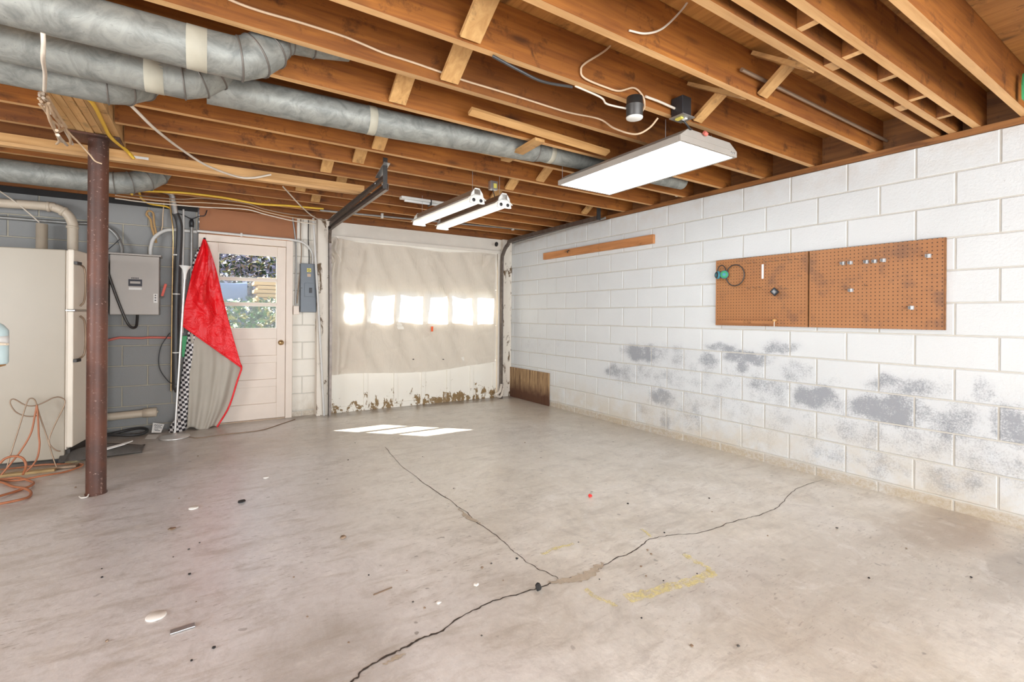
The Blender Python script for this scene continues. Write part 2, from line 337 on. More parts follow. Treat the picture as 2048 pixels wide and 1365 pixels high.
# ------------------------------------------------------------------ geometry helpers
class MB:
    def __init__(s): s.v = []; s.f = []; s.mi = []; s.sm = []
    def add(s, vs, fs, mi=0, smooth=False):
        k = len(s.v); s.v += [tuple(p) for p in vs]; s.f += [tuple(i+k for i in f) for f in fs]; s.mi += [mi]*len(fs); s.sm += [smooth]*len(fs); return s
    def box(s, x0, x1, y0, y1, z0, z1, mi=0, bottom=None, M=None):
        vs = [Vector(p) for p in ((x0, y0, z0), (x1, y0, z0), (x1, y1, z0), (x0, y1, z0), (x0, y0, z1), (x1, y0, z1), (x1, y1, z1), (x0, y1, z1))]
        if M is not None: vs = [M @ p for p in vs]
        fs = [(0, 3, 2, 1), (4, 5, 6, 7), (0, 1, 5, 4), (1, 2, 6, 5), (2, 3, 7, 6), (3, 0, 4, 7)]
        k = len(s.f); s.add(vs, fs, mi)
        if bottom is not None: s.mi[k] = bottom
        return s
    def bar(s, a, b, wd, hd, up=(0, 0, 1), mi=0):
        """rectangular bar from a to b, width wd across, height hd along up"""
        a = Vector(a); b = Vector(b); d = (b-a).normalized(); u = Vector(up); sd_ = d.cross(u).normalized(); u = sd_.cross(d).normalized()
        vs = []
        for p in (a, b):
            for i, j in ((-1, -1), (1, -1), (1, 1), (-1, 1)): vs.append(p+sd_*(i*wd/2)+u*(j*hd/2))
        s.add(vs, [(3, 2, 1, 0), (4, 5, 6, 7), (0, 1, 5, 4), (1, 2, 6, 5), (2, 3, 7, 6), (3, 0, 4, 7)], mi); return s
    def tube(s, pts, r, seg=10, mi=0, smooth=True, caps=True):
        pts = [Vector(p) for p in pts]; n = len(pts); R = r if isinstance(r, (list, tuple)) else [r]*n
        t0 = (pts[1]-pts[0]).normalized(); ref = Vector((0, 0, 1)) if abs(t0.z) < .9 else Vector((1, 0, 0)); nrm = t0.cross(ref).normalized()
        vs = []
        for i, p in enumerate(pts):
            if i == 0: t = pts[1]-pts[0]
            elif i == n-1: t = pts[-1]-pts[-2]
            else: t = (pts[i+1]-p).normalized()+(p-pts[i-1]).normalized()
            if t.length < 1e-9: t = t0
            t.normalize(); nrm = (nrm-t*nrm.dot(t)); nrm = nrm.normalized() if nrm.length > 1e-6 else t.orthogonal().normalized(); b = t.cross(nrm)
            for k in range(seg):
                a = 2*math.pi*k/seg; vs.append(p+(nrm*math.cos(a)+b*math.sin(a))*R[i])
        fs = [(i*seg+k, i*seg+(k+1) % seg, (i+1)*seg+(k+1) % seg, (i+1)*seg+k) for i in range(n-1) for k in range(seg)]
        s.add(vs, fs, mi, smooth)
        if caps: s.add(vs[:seg], [tuple(range(seg))[::-1]], mi); s.add(vs[-seg:], [tuple(range(seg))], mi)
        return s
    def lathe(s, prof, center, axis=(0, 0, 1), seg=24, mi=0, smooth=True):
        ax = Vector(axis).normalized(); e1 = ax.orthogonal().normalized(); e2 = ax.cross(e1); c = Vector(center); vs = []
        for r, h_ in prof:
            for k in range(seg):
                a = 2*math.pi*k/seg; vs.append(c+ax*h_+(e1*math.cos(a)+e2*math.sin(a))*max(r, 1e-4))
        n = len(prof); fs = [(i*seg+k, i*seg+(k+1) % seg, (i+1)*seg+(k+1) % seg, (i+1)*seg+k) for i in range(n-1) for k in range(seg)]
        s.add(vs, fs, mi, smooth); return s
    def grid(s, fn, nu, nv, mi=0, smooth=True):
        vs = [fn(i/nu, j/nv) for j in range(nv+1) for i in range(nu+1)]
        s.add(vs, [(j*(nu+1)+i, j*(nu+1)+i+1, (j+1)*(nu+1)+i+1, (j+1)*(nu+1)+i) for j in range(nv) for i in range(nu)], mi, smooth); return s
    def prism(s, poly, d, mi=0):
        """closed polygon (3D points) extruded along vector d"""
        poly = [Vector(p) for p in poly]; d = Vector(d); n = len(poly)
        s.add(poly+[p+d for p in poly], [tuple(range(n))[::-1], tuple(range(n, 2*n))]+[(i, (i+1) % n, (i+1) % n+n, i+n) for i in range(n)], mi); return s
    def build(s, name, mats, parent=None, bevel=0, solid=0, origin=None):
        me = bpy.data.meshes.new(name); o = bpy.data.objects.new(name, me)
        org = Vector(origin) if origin is not None else Vector((0, 0, 0))
        me.from_pydata([tuple(Vector(p)-org) for p in s.v], [], s.f)
        for mt in (mats if isinstance(mats, (list, tuple)) else [mats]): me.materials.append(MATS[mt])
        me.polygons.foreach_set('material_index', s.mi); me.polygons.foreach_set('use_smooth', s.sm)
        bm = bmesh.new(); bm.from_mesh(me); bmesh.ops.recalc_face_normals(bm, faces=bm.faces); bm.to_mesh(me); bm.free(); me.update()
        o.location = org; C.objects.link(o)
        if parent is not None: o.parent = parent; o.location = org-parent_loc(parent)
        if solid: md = o.modifiers.new('solid', 'SOLIDIFY'); md.thickness = solid
        if bevel: md = o.modifiers.new('bevel', 'BEVEL'); md.width = bevel; md.segments = 2; md.limit_method = 'ANGLE'
        return o
def parent_loc(p):
    l = Vector(p.location)
    while p.parent: p = p.parent; l += p.location
    return l
def tag(o, label, cat, group=None):
    o['label'] = label; o['category'] = cat
    if group: o['group'] = group
    return o
def thing(name, label, cat, loc=(0, 0, 0), group=None):
    o = bpy.data.objects.new(name, None); C.objects.link(o); o.location = loc; o.empty_display_size = .1; return tag(o, label, cat, group)
def struct(o): o['kind'] = 'structure'; return o
def smooth_path(pts, n=6):
    P = [Vector(p) for p in pts]; P = [2*P[0]-P[1]]+P+[2*P[-1]-P[-2]]; out = []
    for i in range(1, len(P)-2):
        a, b, c, d = P[i-1:i+3]
        for k in range(n):
            t = k/n; out.append(.5*((2*b)+(c-a)*t+(2*a-5*b+4*c-d)*t*t+(-a+3*b-3*c+d)*t**3))
    out.append(P[-2]); return out
def wire(name, pts, r, mat, label, cat, group=None, n=6, parent=None, seg=8):
    o = MB().tube(smooth_path(pts, n), r, seg).build(name, mat, parent)
    if label: tag(o, label, cat, group)
    return o

# ================================================================== THE SETTING
ZJ, JD, JT = 2.37, .235, .038       # joist underside, depth, thickness
YB = 6.08                            # back wall
struct(MB().box(-5.2, 4.3, -3.1, 6.25, -.12, 0).build('floor', 'concrete_floor'))
floor_o = bpy.data.objects['floor']

def blockwall(name, O0, U, N, u0, u1, z0, z1, zc, ch, uj, sp, mats, thick=.19, first_parity=0):
    """courses of blocks: zc = z of one bed joint, uj = u of one head joint on even courses"""
    O0 = Vector(O0); U = Vector(U).normalized(); N = Vector(N).normalized(); b = MB(); g = .0045; dp = .005
    def P(u, z, n): return O0+U*u+N*n+Vector((0, 0, z))
    def bx(a, c, z_, Z_, n0, n1, mi):
        vs = [P(a, z_, n0), P(c, z_, n0), P(c, Z_, n0), P(a, Z_, n0), P(a, z_, n1), P(c, z_, n1), P(c, Z_, n1), P(a, Z_, n1)]
        b.add(vs, [(0, 1, 2, 3), (4, 7, 6, 5), (0, 4, 5, 1), (1, 5, 6, 2), (2, 6, 7, 3), (3, 7, 4, 0)], mi)
    bx(u0, u1, z0, z1, -thick, -dp, 1)
    k0 = int(math.floor((z0-zc)/ch))-1
    for k in range(k0, k0+20):
        za, zb = zc+k*ch, zc+(k+1)*ch; za2, zb2 = max(za, z0), min(zb, z1)
        if zb2-za2 < .012: continue
        off = uj+(sp/2 if (k+first_parity) % 2 else 0); i0 = int(math.floor((u0-off)/sp))-1
        for i in range(i0, i0+int((u1-u0)/sp)+4):
            a, c = max(off+i*sp, u0), min(off+(i+1)*sp, u1)
            if c-a < .012: continue
            ga = g if a > u0 else 0; gc = g if c < u1 else 0
            gz = g if za2 > z0 else 0; gZ = g if zb2 < z1 else 0
            A, B_, Z0, Z1 = a+ga, c-gc, za2+gz, zb2-gZ
            e = .004; jit = random.uniform(-.0012, .0008)
            vs = [P(A, Z0, -dp), P(B_, Z0, -dp), P(B_, Z1, -dp), P(A, Z1, -dp), P(A+e, Z0+e, jit), P(B_-e, Z0+e, jit), P(B_-e, Z1-e, jit), P(A+e, Z1-e, jit)]
            b.add(vs, [(4, 5, 6, 7), (0, 1, 5, 4), (1, 2, 6, 5), (2, 3, 7, 6), (3, 0, 4, 7)], 0)
    return b, O0

dirt = []
def dw(x, y, wpx, hpx, amt):
    p = onW(x, y); q = onW(x-wpx, y); r_ = onW(x, y-hpx); dirt.append(((p.y, p.z), (abs(q.y-p.y)*1.18, abs(r_.z-p.z)*1.15), amt))
for a in ((1282, 706, 32, 17, 1.0), (1345, 712, 40, 22, .55), (1440, 695, 26, 9, .9), (1415, 722, 22, 16, .75), (1490, 715, 45, 14, .95), (1560, 697, 34, 12, .8),
          (1484, 736, 14, 16, .8), (1590, 745, 30, 22, .6), (1265, 745, 42, 18, .6), (1330, 765, 45, 30, .5), (1325, 795, 22, 18, .95), (1380, 830, 25, 45, .6),
          (1450, 790, 30, 30, .5), (1540, 775, 40, 18, .7), (1625, 795, 38, 26, 1.0), (1690, 815, 30, 14, .7), (1800, 775, 66, 22, .8), (1770, 820, 75, 32, .95),
          (1900, 850, 60, 40, .65), (1965, 785, 24, 28, .7), (2020, 850, 40, 50, .85), (1720, 865, 55, 30, .65), (1850, 880, 70, 28, .55), (1900, 960, 60, 30, .75),
          (2000, 930, 60, 45, .6), (1760, 930, 60, 22, .6), (1330, 850, 12, 24, .8), (1290, 820, 14, 14, .6), (1520, 860, 60, 30, .4), (1040, 660, 30, 22, .25), (1090, 690, 60, 24, .3), (1660, 900, 60, 24, .5), (1230, 745, 20, 15, .8),
          (1010, 640, 10, 130, .45), (1420, 775, 190, 62, .45), (1640, 850, 200, 52, .45), (1880, 880, 170, 95, .50), (1350, 840, 90, 55, .42), (1560, 905, 200, 30, .40)):
    dw(*a)
# the dirt masks live in the wall's own y,z coordinates
def wall_dirt_mat():
    block_mat('painted_block', (.84, .83, .80))
    bpy.data.materials.remove(MATS['painted_block'])
    m = NT('painted_block'); v = m.coord(); wv = m.warp(v, .13, 6)
    fine = m.noise(v, 75, 4, .65); mid = m.noise(v, 3, 5); sp = m.noise(v, 38, 5, .8); md = m.noise(v, 9, 4)
    base = (.655, .665, .655); c = m.mix(mid, tuple(k*.95 for k in base), tuple(min(1, k*1.05) for k in base)); o = m.sep(v)
    tot = None
    for ctr, rad, amt in dirt:
        b = m.math('MULTIPLY', m.blob(wv, ctr, rad, .6, (1, 2)), amt); tot = b if tot is None else m.math('MAXIMUM', tot, b)
    th = m.math('ADD', sp, m.math('SUBTRACT', m.math('MULTIPLY', tot, .23), .10))
    hf = m.noise(v, 95, 4, .8)
    th = m.math('ADD', m.math('MULTIPLY', hf, .75), m.math('ADD', m.math('MULTIPLY', m.math('SUBTRACT', md, .5), .55), m.math('SUBTRACT', m.math('MULTIPLY', tot, .34), .02)))
    speck = m.ramp(th, [(.50, 0.), (.72, 1.)])
    c = m.mix(m.math('MULTIPLY', m.math('MULTIPLY', speck, m.math('MULTIPLY', tot, 1.6), True), .85), c, (.13, .135, .15))
    c = m.mix(m.math('MULTIPLY', m.ramp(tot, [(0., 0.), (.8, 1.)]), .38), c, (.47, .485, .51))
    lo = m.n.new('ShaderNodeMapRange'); lo.inputs[1].default_value = .50; lo.inputs[2].default_value = .02; m.l(o[2], lo.inputs[0])
    n = m.ramp(m.noise(v, 4, 5, .7), [(.34, 0.), (.60, 1.)])
    c = m.mix(m.math('MULTIPLY', m.math('MULTIPLY', lo.outputs[0], n), .75, True), c, (.56, .48, .36))
    lo2 = m.n.new('ShaderNodeMapRange'); lo2.inputs[1].default_value = .09; lo2.inputs[2].default_value = .05; m.l(o[2], lo2.inputs[0])
    c = m.mix(m.math('MULTIPLY', m.math('MULTIPLY', lo2.outputs[0], m.ramp(sp, [(.35, .3), (.6, 1.)])), .8), c, (.40, .31, .20))
    top = m.n.new('ShaderNodeMapRange'); top.inputs[1].default_value = 2.1; top.inputs[2].default_value = 2.3; m.l(o[2], top.inputs[0])
    c = m.mix(m.math('MULTIPLY', m.math('MULTIPLY', top.outputs[0], m.ramp(md, [(.4, 0.), (.65, 1.)])), .5), c, (.58, .53, .47))
    c = m.mix(m.math('MULTIPLY', m.ramp(sp, [(.67, 0.), (.72, 1.)]), .45), c, (.30, .28, .25))
    m.col(c); m.rough(.6); m.bump(m.math('ADD', fine, m.math('MULTIPLY', sp, 1.0)), .5, .004)
wall_dirt_mat()
plain('painted_mortar', (.54, .51, .45), .7, var=.12, scale=20)
block_mat('grey_block', (.265, .262, .25), rust=False)
plain('tan_mortar', (.40, .36, .28), .85, var=.15, scale=20)
block_mat('cream_block', (.78, .73, .64), rust=True)

U = Vector((WSL, 1, 0)); un = U.length
# right wall (u runs along +Y)
b, _ = blockwall('wall_right', (WX0, 0, 0), U, (-1, WSL, 0), -3.1, 6.22, -.02, 2.327, .0715, .2053, .811, .3955, None, .24, first_parity=0)
struct(b.build('wall_right', ['painted_block', 'painted_mortar']))
# back wall: grey part left of the door, cream pier between the doors, headers
b, _ = blockwall('wall_back', (0, YB, 0), (1, 0, 0), (0, -1, 0), -5.2, -.105, -.02, 2.34, .06, .2032, -.53, .4064, None, .17)
b2, _ = blockwall('', (0, YB, 0), (1, 0, 0), (0, -1, 0), .82, 1.155, -.02, 2.34, .06, .2032, .62, .62, None, .17)
b2.mi = [i+2 for i in b2.mi]; b.add(b2.v, b2.f, 0); b.mi[-len(b2.f):] = b2.mi
b3 = MB().box(3.66, 4.1, YB, YB+.17, -.02, 2.3405, 2)
b.add(b3.v, b3.f, 2)
struct(b.build('wall_back', ['grey_block', 'tan_mortar', 'cream_block', 'painted_mortar']))
struct(MB().box(1.155, 3.84, YB-.01, YB+.16, 2.13, 2.3405).build('trim_3', 'white_paint'))          # white header over the garage door
struct(MB().box(-.10, .86, YB-.012, YB+.16, 2.075, 2.34).build('trim_4', 'brown_panel', bevel=.003))  # brown panel over the entry door
struct(MB().box(-5.4, -5.2, -3.1, 6.25, -.12, 2.7).build('wall_left', 'grey_block'))
b = MB().box(-5.2, -2, -3.3, -3.1, -.12, 2.7); b.box(3.4, 4.3, -3.3, -3.1, -.12, 2.7); b.box(-2, 3.4, -3.3, -3.1, 2.3, 2.7)
struct(b.build('wall_front', 'grey_block'))
struct(MB().box(-5.3, 4.3, -3.2, 6.3, ZJ+JD+.002, ZJ+JD+.03).build('ceiling', 'subfloor_ply'))
# sill plate on the right wall, rim board behind the joist ends
def Wp(y, z, off=0): return Vector((WX0+WSL*y-off, y, z))
b = MB().prism([Wp(-3.1, 2.329, .006), Wp(6.05, 2.329, .006), Wp(6.05, 2.329, -.2), Wp(-3.1, 2.329, -.2)], (0, 0, .039)); struct(b.build('trim_1', 'plate_wood'))
b = MB().prism([Wp(-3.1, 2.37, -.115), Wp(6.05, 2.37, -.115), Wp(6.05, 2.37, -.155), Wp(-3.1, 2.37, -.155)], (0, 0, JD)); struct(b.build('trim_2', 'plate_wood'))
struct(MB().box(-5.2, 4.1, 6.04, 6.25, 2.341, 2.6).build('trim_5', 'joist_wood'))      # rim board over the back wall
struct(MB().box(-1.9, -.11, YB-.02, YB-.001, 2.285, 2.345).build('trim_6', 'black_stain_metal'))  # dark plate on top of grey wall
# ================================================================== FLOOR MARKS (parts of the floor)
def ribbon(pts, wd, z=.0012, jag=.4, n=10, seed=1):
    rnd = random.Random(seed); P = smooth_path([(p[0], p[1], 0) for p in pts], n); b = MB(); L = []; R_ = []
    walk = 0
    for i, p in enumerate(P):
        t = (P[min(i+1, len(P)-1)]-P[max(i-1, 0)]).normalized(); nn = Vector((-t.y, t.x, 0)); ww = wd[int(i/len(P)*len(wd))] if isinstance(wd, list) else wd
        walk = walk*.7+rnd.uniform(-1, 1)*.006; ww *= rnd.uniform(1-jag, 1+jag); q = p+nn*walk
        L.append(Vector((q.x, q.y, z))+nn*ww/2); R_.append(Vector((q.x, q.y, z))-nn*ww/2)
    n_ = len(L); b.add(L+R_, [(i, i+1, n_+i+1, n_+i) for i in range(n_-1)]); return b
def px(l): return [onZ(*p) for p in l]
ribbon(px([(700, 1365), (735, 1338), (795, 1305), (830, 1288), (885, 1262), (945, 1222), (1000, 1200), (1068, 1180), (1105, 1166), (1135, 1158), (1180, 1150), (1215, 1128), (1262, 1106), (1300, 1080), (1345, 1070), (1405, 1065), (1455, 1048), (1500, 1035), (1545, 1022), (1570, 1000), (1600, 975), (1645, 960)]),
       [.008, .008, .006, .007, .005, .005, .004, .004, .004, .003], seed=3, n=9).build('long_crack', 'crack_dark', floor_o)
ribbon(px([(770, 895), (795, 925), (850, 968), (905, 1005), (925, 1020), (960, 1048), (1005, 1080), (1030, 1105), (1060, 1128), (1090, 1145), (1117, 1158)]), [.003, .004, .004, .003, .003, .004], seed=5, n=7).build('short_crack', 'crack_dark', floor_o)
ribbon(px([(1098, 1166), (1120, 1164), (1150, 1160), (1175, 1152), (1195, 1135), (1208, 1128)]), [.015, .035, .045, .055, .04, .015], .0018, .35, 8, seed=6).build('crumbled_patch', 'crack_fill', floor_o)
ribbon(px([(918, 1018), (932, 1030), (950, 1042), (962, 1049)]), [.008, .03, .026, .008], .0018, .3, 8, seed=8).build('crumbled_patch', 'crack_fill', floor_o)
ribbon(px([(765, 1330), (790, 1318), (808, 1308)]), [.008, .02, .010], .0018, .3, 8, seed=9).build('crumbled_patch', 'crack_fill', floor_o)
m = NT('yellow_chalk'); m.col((.86, .74, .30)); m.rough(.9)
tr = m.n.new('ShaderNodeBsdfTransparent'); mx = m.n.new('ShaderNodeMixShader'); m.l(m.ramp(m.noise(m.coord(), 30, 5, .8, 0), [(.36, 0.), (.62, .7)]), mx.inputs[0])
m.l(tr.outputs[0], mx.inputs[1]); m.l(m.b.outputs[0], mx.inputs[2]); m.l(mx.outputs[0], m.n['Material Output'].inputs[0])
for i, (pts, wd) in enumerate((([(1255, 1200), (1300, 1188), (1350, 1172), (1400, 1155), (1424, 1145)], .055), ([(1424, 1148), (1412, 1135), (1385, 1120), (1365, 1110)], .03),
                               ([(1082, 1110), (1110, 1100), (1150, 1090)], .02), ([(1280, 1060), (1305, 1075)], .02), ([(1170, 1180), (1205, 1200), (1235, 1215)], .02))):
    ribbon(px(pts), wd, .0022, .35, 6, seed=20+i).build('yellow_mark', 'yellow_chalk', floor_o)
# small debris: each crumb a thing
def debris(x, y, r, mat, kind, label, cat, seed, flat=.3, group=None):
    rnd = random.Random(seed); p = onZ(x, y); bm = bmesh.new(); bmesh.ops.create_icosphere(bm, subdivisions=2, radius=r)
    for v_ in bm.verts: v_.co *= rnd.uniform(.75, 1.2); v_.co.z *= flat
    zmin = min(v_.co.z for v_ in bm.verts)
    me = bpy.data.meshes.new(kind); bm.to_mesh(me); bm.free(); me.materials.append(MATS[mat]); o = bpy.data.objects.new(kind, me); o.location = (p.x, p.y, -zmin+.0003); C.objects.link(o); return tag(o, label, cat, group)
def cap(x, y, r, label):
    p = onZ(x, y); o = MB().lathe([(0, 0), (r, 0), (r*1.02, .003), (r*.95, .006), (.0, .007)], p, seg=28).build('white_disc', 'white_cap', origin=p); tag(o, label, 'cap')
cap(312, 1234, .034, 'flat white oval disc lying on the floor in the left foreground, biggest of the discs')
cap(387, 1017, .026, 'small white disc on the floor right of the steel post')
cap(532, 956, .02, 'small white disc on the floor farther toward the door')
p0, p1 = onZ(340, 1268), onZ(390, 1252)
b = MB().bar(p0+Vector((0, 0, .004)), p1+Vector((0, 0, .004)), .028, .004); tag(b.build('metal_strip', 'galv_small', bevel=.001), 'shiny metal strip lying on the floor near the large white disc', 'metal strip')
debris(1180, 995, .014, 'red_bit', 'red_bead', 'small bright red piece on the floor in the middle of the garage', 'debris', 1, .7)
debris(1076, 1184, .014, 'black_stain_metal', 'bolt', 'black lump standing on the long floor crack', 'bolt', 2, 1.2)
debris(344, 1060, .018, 'wire_brown', 'dry_leaf', 'brown curled leaf on the floor left of the bright floor glare', 'leaf', 3, .3)
debris(483, 1006, .022, 'black_stain_metal', 'dark_scrap', 'dark crumpled scrap at the top of the bright floor glare', 'scrap', 4, .4)
debris(952, 1172, .012, 'white_cap', 'white_chip', 'white chip on the floor left of the long crack', 'chip', 5, .4)
debris(686, 1078, .016, 'wire_brown', 'dark_scrap', 'brown crumb beside the dark stain on the middle floor', 'scrap', 6, .5)
debris(877, 1208, .012, 'white_cap', 'white_chip', 'small pale chip on the foreground floor near the long crack', 'chip', 7, .4)
p0, p1 = onZ(747, 1192), onZ(784, 1177)
tag(MB().bar(p0+Vector((0, 0, .003)), p1+Vector((0, 0, .003)), .004, .004).build('twig', 'wire_brown'), 'thin brown twig lying on the middle foreground floor', 'twig')
rnd = random.Random(11)
for i in range(60):
    x, y = rnd.uniform(150, 1950), rnd.uniform(880, 1340)
    if y < 640+.268*(x-379)+45: continue
    debris(x, y, rnd.uniform(.003, .007), rnd.choice(['black_stain_metal', 'wire_brown', 'rubber_dark']), 'grit', 'tiny dark crumb of grit scattered on the concrete floor', 'grit', 100+i, .6, 'crumbs of grit scattered over the floor')

# ================================================================== JOISTS
MATS_J = ['joist_wood', 'joist_edge_lit']
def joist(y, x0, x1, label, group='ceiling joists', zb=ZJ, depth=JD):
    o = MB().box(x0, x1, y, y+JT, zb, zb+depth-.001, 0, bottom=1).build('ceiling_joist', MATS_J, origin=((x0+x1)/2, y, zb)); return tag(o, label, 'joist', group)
def rx(y): return WX0+WSL*y+.112
RJ = [(-2.3, 'ceiling joist far behind the near edge, farthest from the garage door'), (-1.9, 'second ceiling joist from the open side'), (-1.1, 'ceiling joist behind the camera side bay'), (-.3, 'ceiling joist above the camera bay'),
      (.29, 'ceiling joist crossing the extreme top right corner of view'),
      (.69, 'ceiling joist nearest the top right corner, with short pale brace against it'),
      (.895, 'weathered ceiling joist forming the right side of the blocked ladder pair'),
      (1.005, 'middle ceiling joist of the closely set group above the pegboards'),
      (1.085, 'leftmost ceiling joist of the closely set group above the pegboards'),
      (1.426, 'ceiling joist with a thin metal conduit running along its side'),
      (1.82, 'ceiling joist carrying the black junction box and round box'),
      (2.201, 'ceiling joist with a pale cable stapled along its face'),
      (2.578, 'ceiling joist just in front of the long round duct'),
      (2.97, 'ceiling joist partly hidden behind the long round duct'),
      (3.372, 'first ceiling joist behind the long round duct'),
      (3.752, 'ceiling joist carrying the small metal box of the paired strip lights'),
      (4.144, 'ceiling joist just in front of the long pale ledger board'),
      (4.53, 'ceiling joist over the paired strip lights, just behind the ledger board'),
      (4.91, 'second ceiling joist behind the long pale ledger board'),
      (5.29, 'third ceiling joist behind the ledger board, near the back wall'),
      (5.67, 'last full ceiling joist before the back wall')]
BEAM = (-.765, -.5, 4.30)
for y, lab in RJ:
    x0 = BEAM[1]+.004 if y < BEAM[2] else -5.15
    joist(y, x0, rx(y), lab)
for i, (y, lab) in enumerate([(1.80, 'left side joist above the uppermost round duct'), (2.2, 'left side joist over the middle round duct'), (2.6, 'left side joist over the lowest round duct'), (3.0, 'left side joist just beyond the three ducts'),
                              (3.33, 'left side joist meeting the post beam beside the bundle of loose wires'), (3.72, 'left side joist below the loose wire bundle'), (4.10, 'left side joist nearest the steel post')]):
    joist(y, -5.15, BEAM[0]-.004, lab, 'joists left of the post beam')
# built-up beam on the steel post: one thing of six planks
bt = thing('laminated_beam', 'built-up beam of six pale pine planks resting on the steel post', 'beam', (-.63, 1, ZJ))
for i in range(6):
    x0 = BEAM[0]+i*.0437
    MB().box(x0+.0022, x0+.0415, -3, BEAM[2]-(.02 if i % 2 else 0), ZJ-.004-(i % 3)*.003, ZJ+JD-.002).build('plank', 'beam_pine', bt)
# solid blocking between the close joists
for i, x in enumerate((2.0, 2.39, 2.765, 3.15, 3.565)):
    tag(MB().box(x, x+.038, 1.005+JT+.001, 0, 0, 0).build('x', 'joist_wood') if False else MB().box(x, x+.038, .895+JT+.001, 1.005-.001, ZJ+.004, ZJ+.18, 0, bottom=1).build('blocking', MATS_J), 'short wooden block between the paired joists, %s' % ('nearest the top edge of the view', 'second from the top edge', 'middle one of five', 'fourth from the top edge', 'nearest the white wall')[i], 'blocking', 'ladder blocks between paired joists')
for i, x in enumerate((2.40, 3.20)):
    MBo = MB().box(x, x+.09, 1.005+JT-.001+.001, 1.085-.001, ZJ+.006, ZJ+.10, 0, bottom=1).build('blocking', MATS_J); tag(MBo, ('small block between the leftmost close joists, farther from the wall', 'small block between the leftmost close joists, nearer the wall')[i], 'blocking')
# cross bridging: sloping boards between neighbouring joists
JY = [r[0] for r in RJ]
def bridge(x, ja, jb, updir, lab, wd=.085, t=.02, mat='pale_pine', full=1.0):
    """board from joist ja (near) to jb (far); updir +1 = high at far end"""
    y0 = JY[ja]+JT; y1 = JY[jb]; zlo, zhi = ZJ+.012, ZJ+JD-.022
    a = Vector((x, y0+.012, zhi if updir < 0 else zlo)); c = Vector((x, y1-.012, zlo if updir < 0 else zhi))
    o = MB().bar(a, c, wd, t, up=(0, 0, 1)).build('bridging_board', mat); tag(o, lab, 'bridging', 'cross bridging boards between joists')
i1 = JY.index(1.82)
bridge(.93, i1-1, i1, -1, 'wide pale bridging board ending at the top edge of the view, nearest camera', .095)
bridge(1.01, i1, i1+1, -1, 'second pale bridging board, just below the widest one', .095)
bridge(.87, i1+1, i1+2, -1, 'third pale bridging board, directly above the long round duct', .095)
bridge(1.0, i1+3, i1+4, -1, 'pale bridging board behind the long duct at its middle', .085)
bridge(.96, i1+4, i1+5, -1, 'short pale bridging board in the second bay behind the duct', .085)
bridge(.80, i1+5, i1+6, -1, 'short pale bridging board in front of the ledger, left of the track bracket', .085)
bridge(1.0, i1+6, i1+7, -1, 'pale bridging board directly over the ledger board', .085)
bridge(.72, i1+7, i1+8, -1, 'pale bridging board just behind the ledger board', .085)
bridge(.92, i1+8, i1+9, -1, 'farthest pale bridging board above the entry door', .085)
bridge(2.46, i1-1, i1, -1, 'bridging board sloping down beside the black junction box', .075)
bridge(2.40, i1-1, i1, 1, 'darker crossed bridging board behind the black junction box', .06)
bridge(2.47, i1-2, i1-1, -1, 'bridging board crossing the thin conduit near the white wall', .075)
bridge(2.40, i1-2, i1-1, 1, 'thin crossed bridging board above the thin conduit', .06)
bridge(2.42, i1+3, i1+4, -1, 'bridging board behind the far end of the large light', .08)
bridge(2.34, i1+4, i1+5, -1, 'bridging board right of the small metal box on the joist', .09)
bridge(2.40, i1+5, i1+6, -1, 'low bridging board right of the paired strip lights', .08)
bridge(3.60, i1+5, i1+6, -1, 'bridging board close to the white wall over the right track', .08)
bridge(2.62, JY.index(.69)-1, JY.index(.69), 1, 'short pale brace in the top right corner bay', .07)
# loose boards
p = onY(2044, 172, .665)
tag(MB().prism([p+Vector((-.006, 0, -.07)), p+Vector((.05, 0, -.07)), p+Vector((.05, 0, .06)), p+Vector((.004, 0, .065)), p+Vector((-.012, 0, .0))], (0, -.006, 0)).build('green_cloth', 'green_cloth'), 'bright green scrap stapled to the joist at the extreme right edge', 'scrap')
a, c = onY(940, 222, 2.45), onY(1215, 306, 2.45)
tag(MB().bar(a, c, .05, .02, up=(0, .35, 1)).build('loose_board', 'pale_pine_x'), 'long pale board tucked between two joists left of the large light', 'board')
a, c = onZ(1405, 377, 2.40), onZ(1560, 371, 2.40)
p0, p1 = Vector((1.80, 2.93, 2.33)), Vector((1.80, 2.50, 2.345))
tag(MB().bar(p0, p1, .075, .02).build('duct_cleat', 'pale_pine'), 'short pointed wooden cleat nailed under the joists holding up the long duct', 'cleat')
# ledger board below the joists
lt = thing('ledger_board', 'long pale ledger board hung under the joists behind the steel post', 'board', (0, 4.33, 2.3))
a, c = onY(-40, 284, 4.33), onY(730, 385, 4.33)
MB().bar(Vector((-2.6, 4.345, 2.312)), Vector((1.17, 4.345, 2.335)), .038, .062).build('upper_board', 'pale_pine_x', lt)
MB().bar(Vector((-2.6, 4.335, 2.272)), Vector((1.17, 4.335, 2.292)), .055, .022).build('lower_strip', 'joist_edge_lit', lt)
MB().bar(Vector((-.47, 4.3245, 2.320)), Vector((-.38, 4.3245, 2.321)), .002, .018).build('stamp', 'paper', lt)

# ================================================================== STEEL POST
pt = thing('steel_post', 'rusty red-brown round steel post standing on the concrete floor', 'post', (-.628, 4.135, 0))
MB().lathe([(.0535, .006), (.0535, 2.345)], (-.628, 4.135, 0), seg=40).build('pipe', 'post_paint', pt)
MB().box(-.70, -.556, 4.063, 4.207, 0, .006).build('base_plate', 'post_paint', pt) if False else MB().lathe([(0, .0), (.058, 0), (.058, .008), (.0535, .012)], (-.628, 4.135, 0), seg=40).build('base_ring', 'post_paint', pt)
MB().box(-.76, -.505, 4.03, 4.25, 2.345, 2.359).build('top_plate', 'post_paint', pt, bevel=.002)

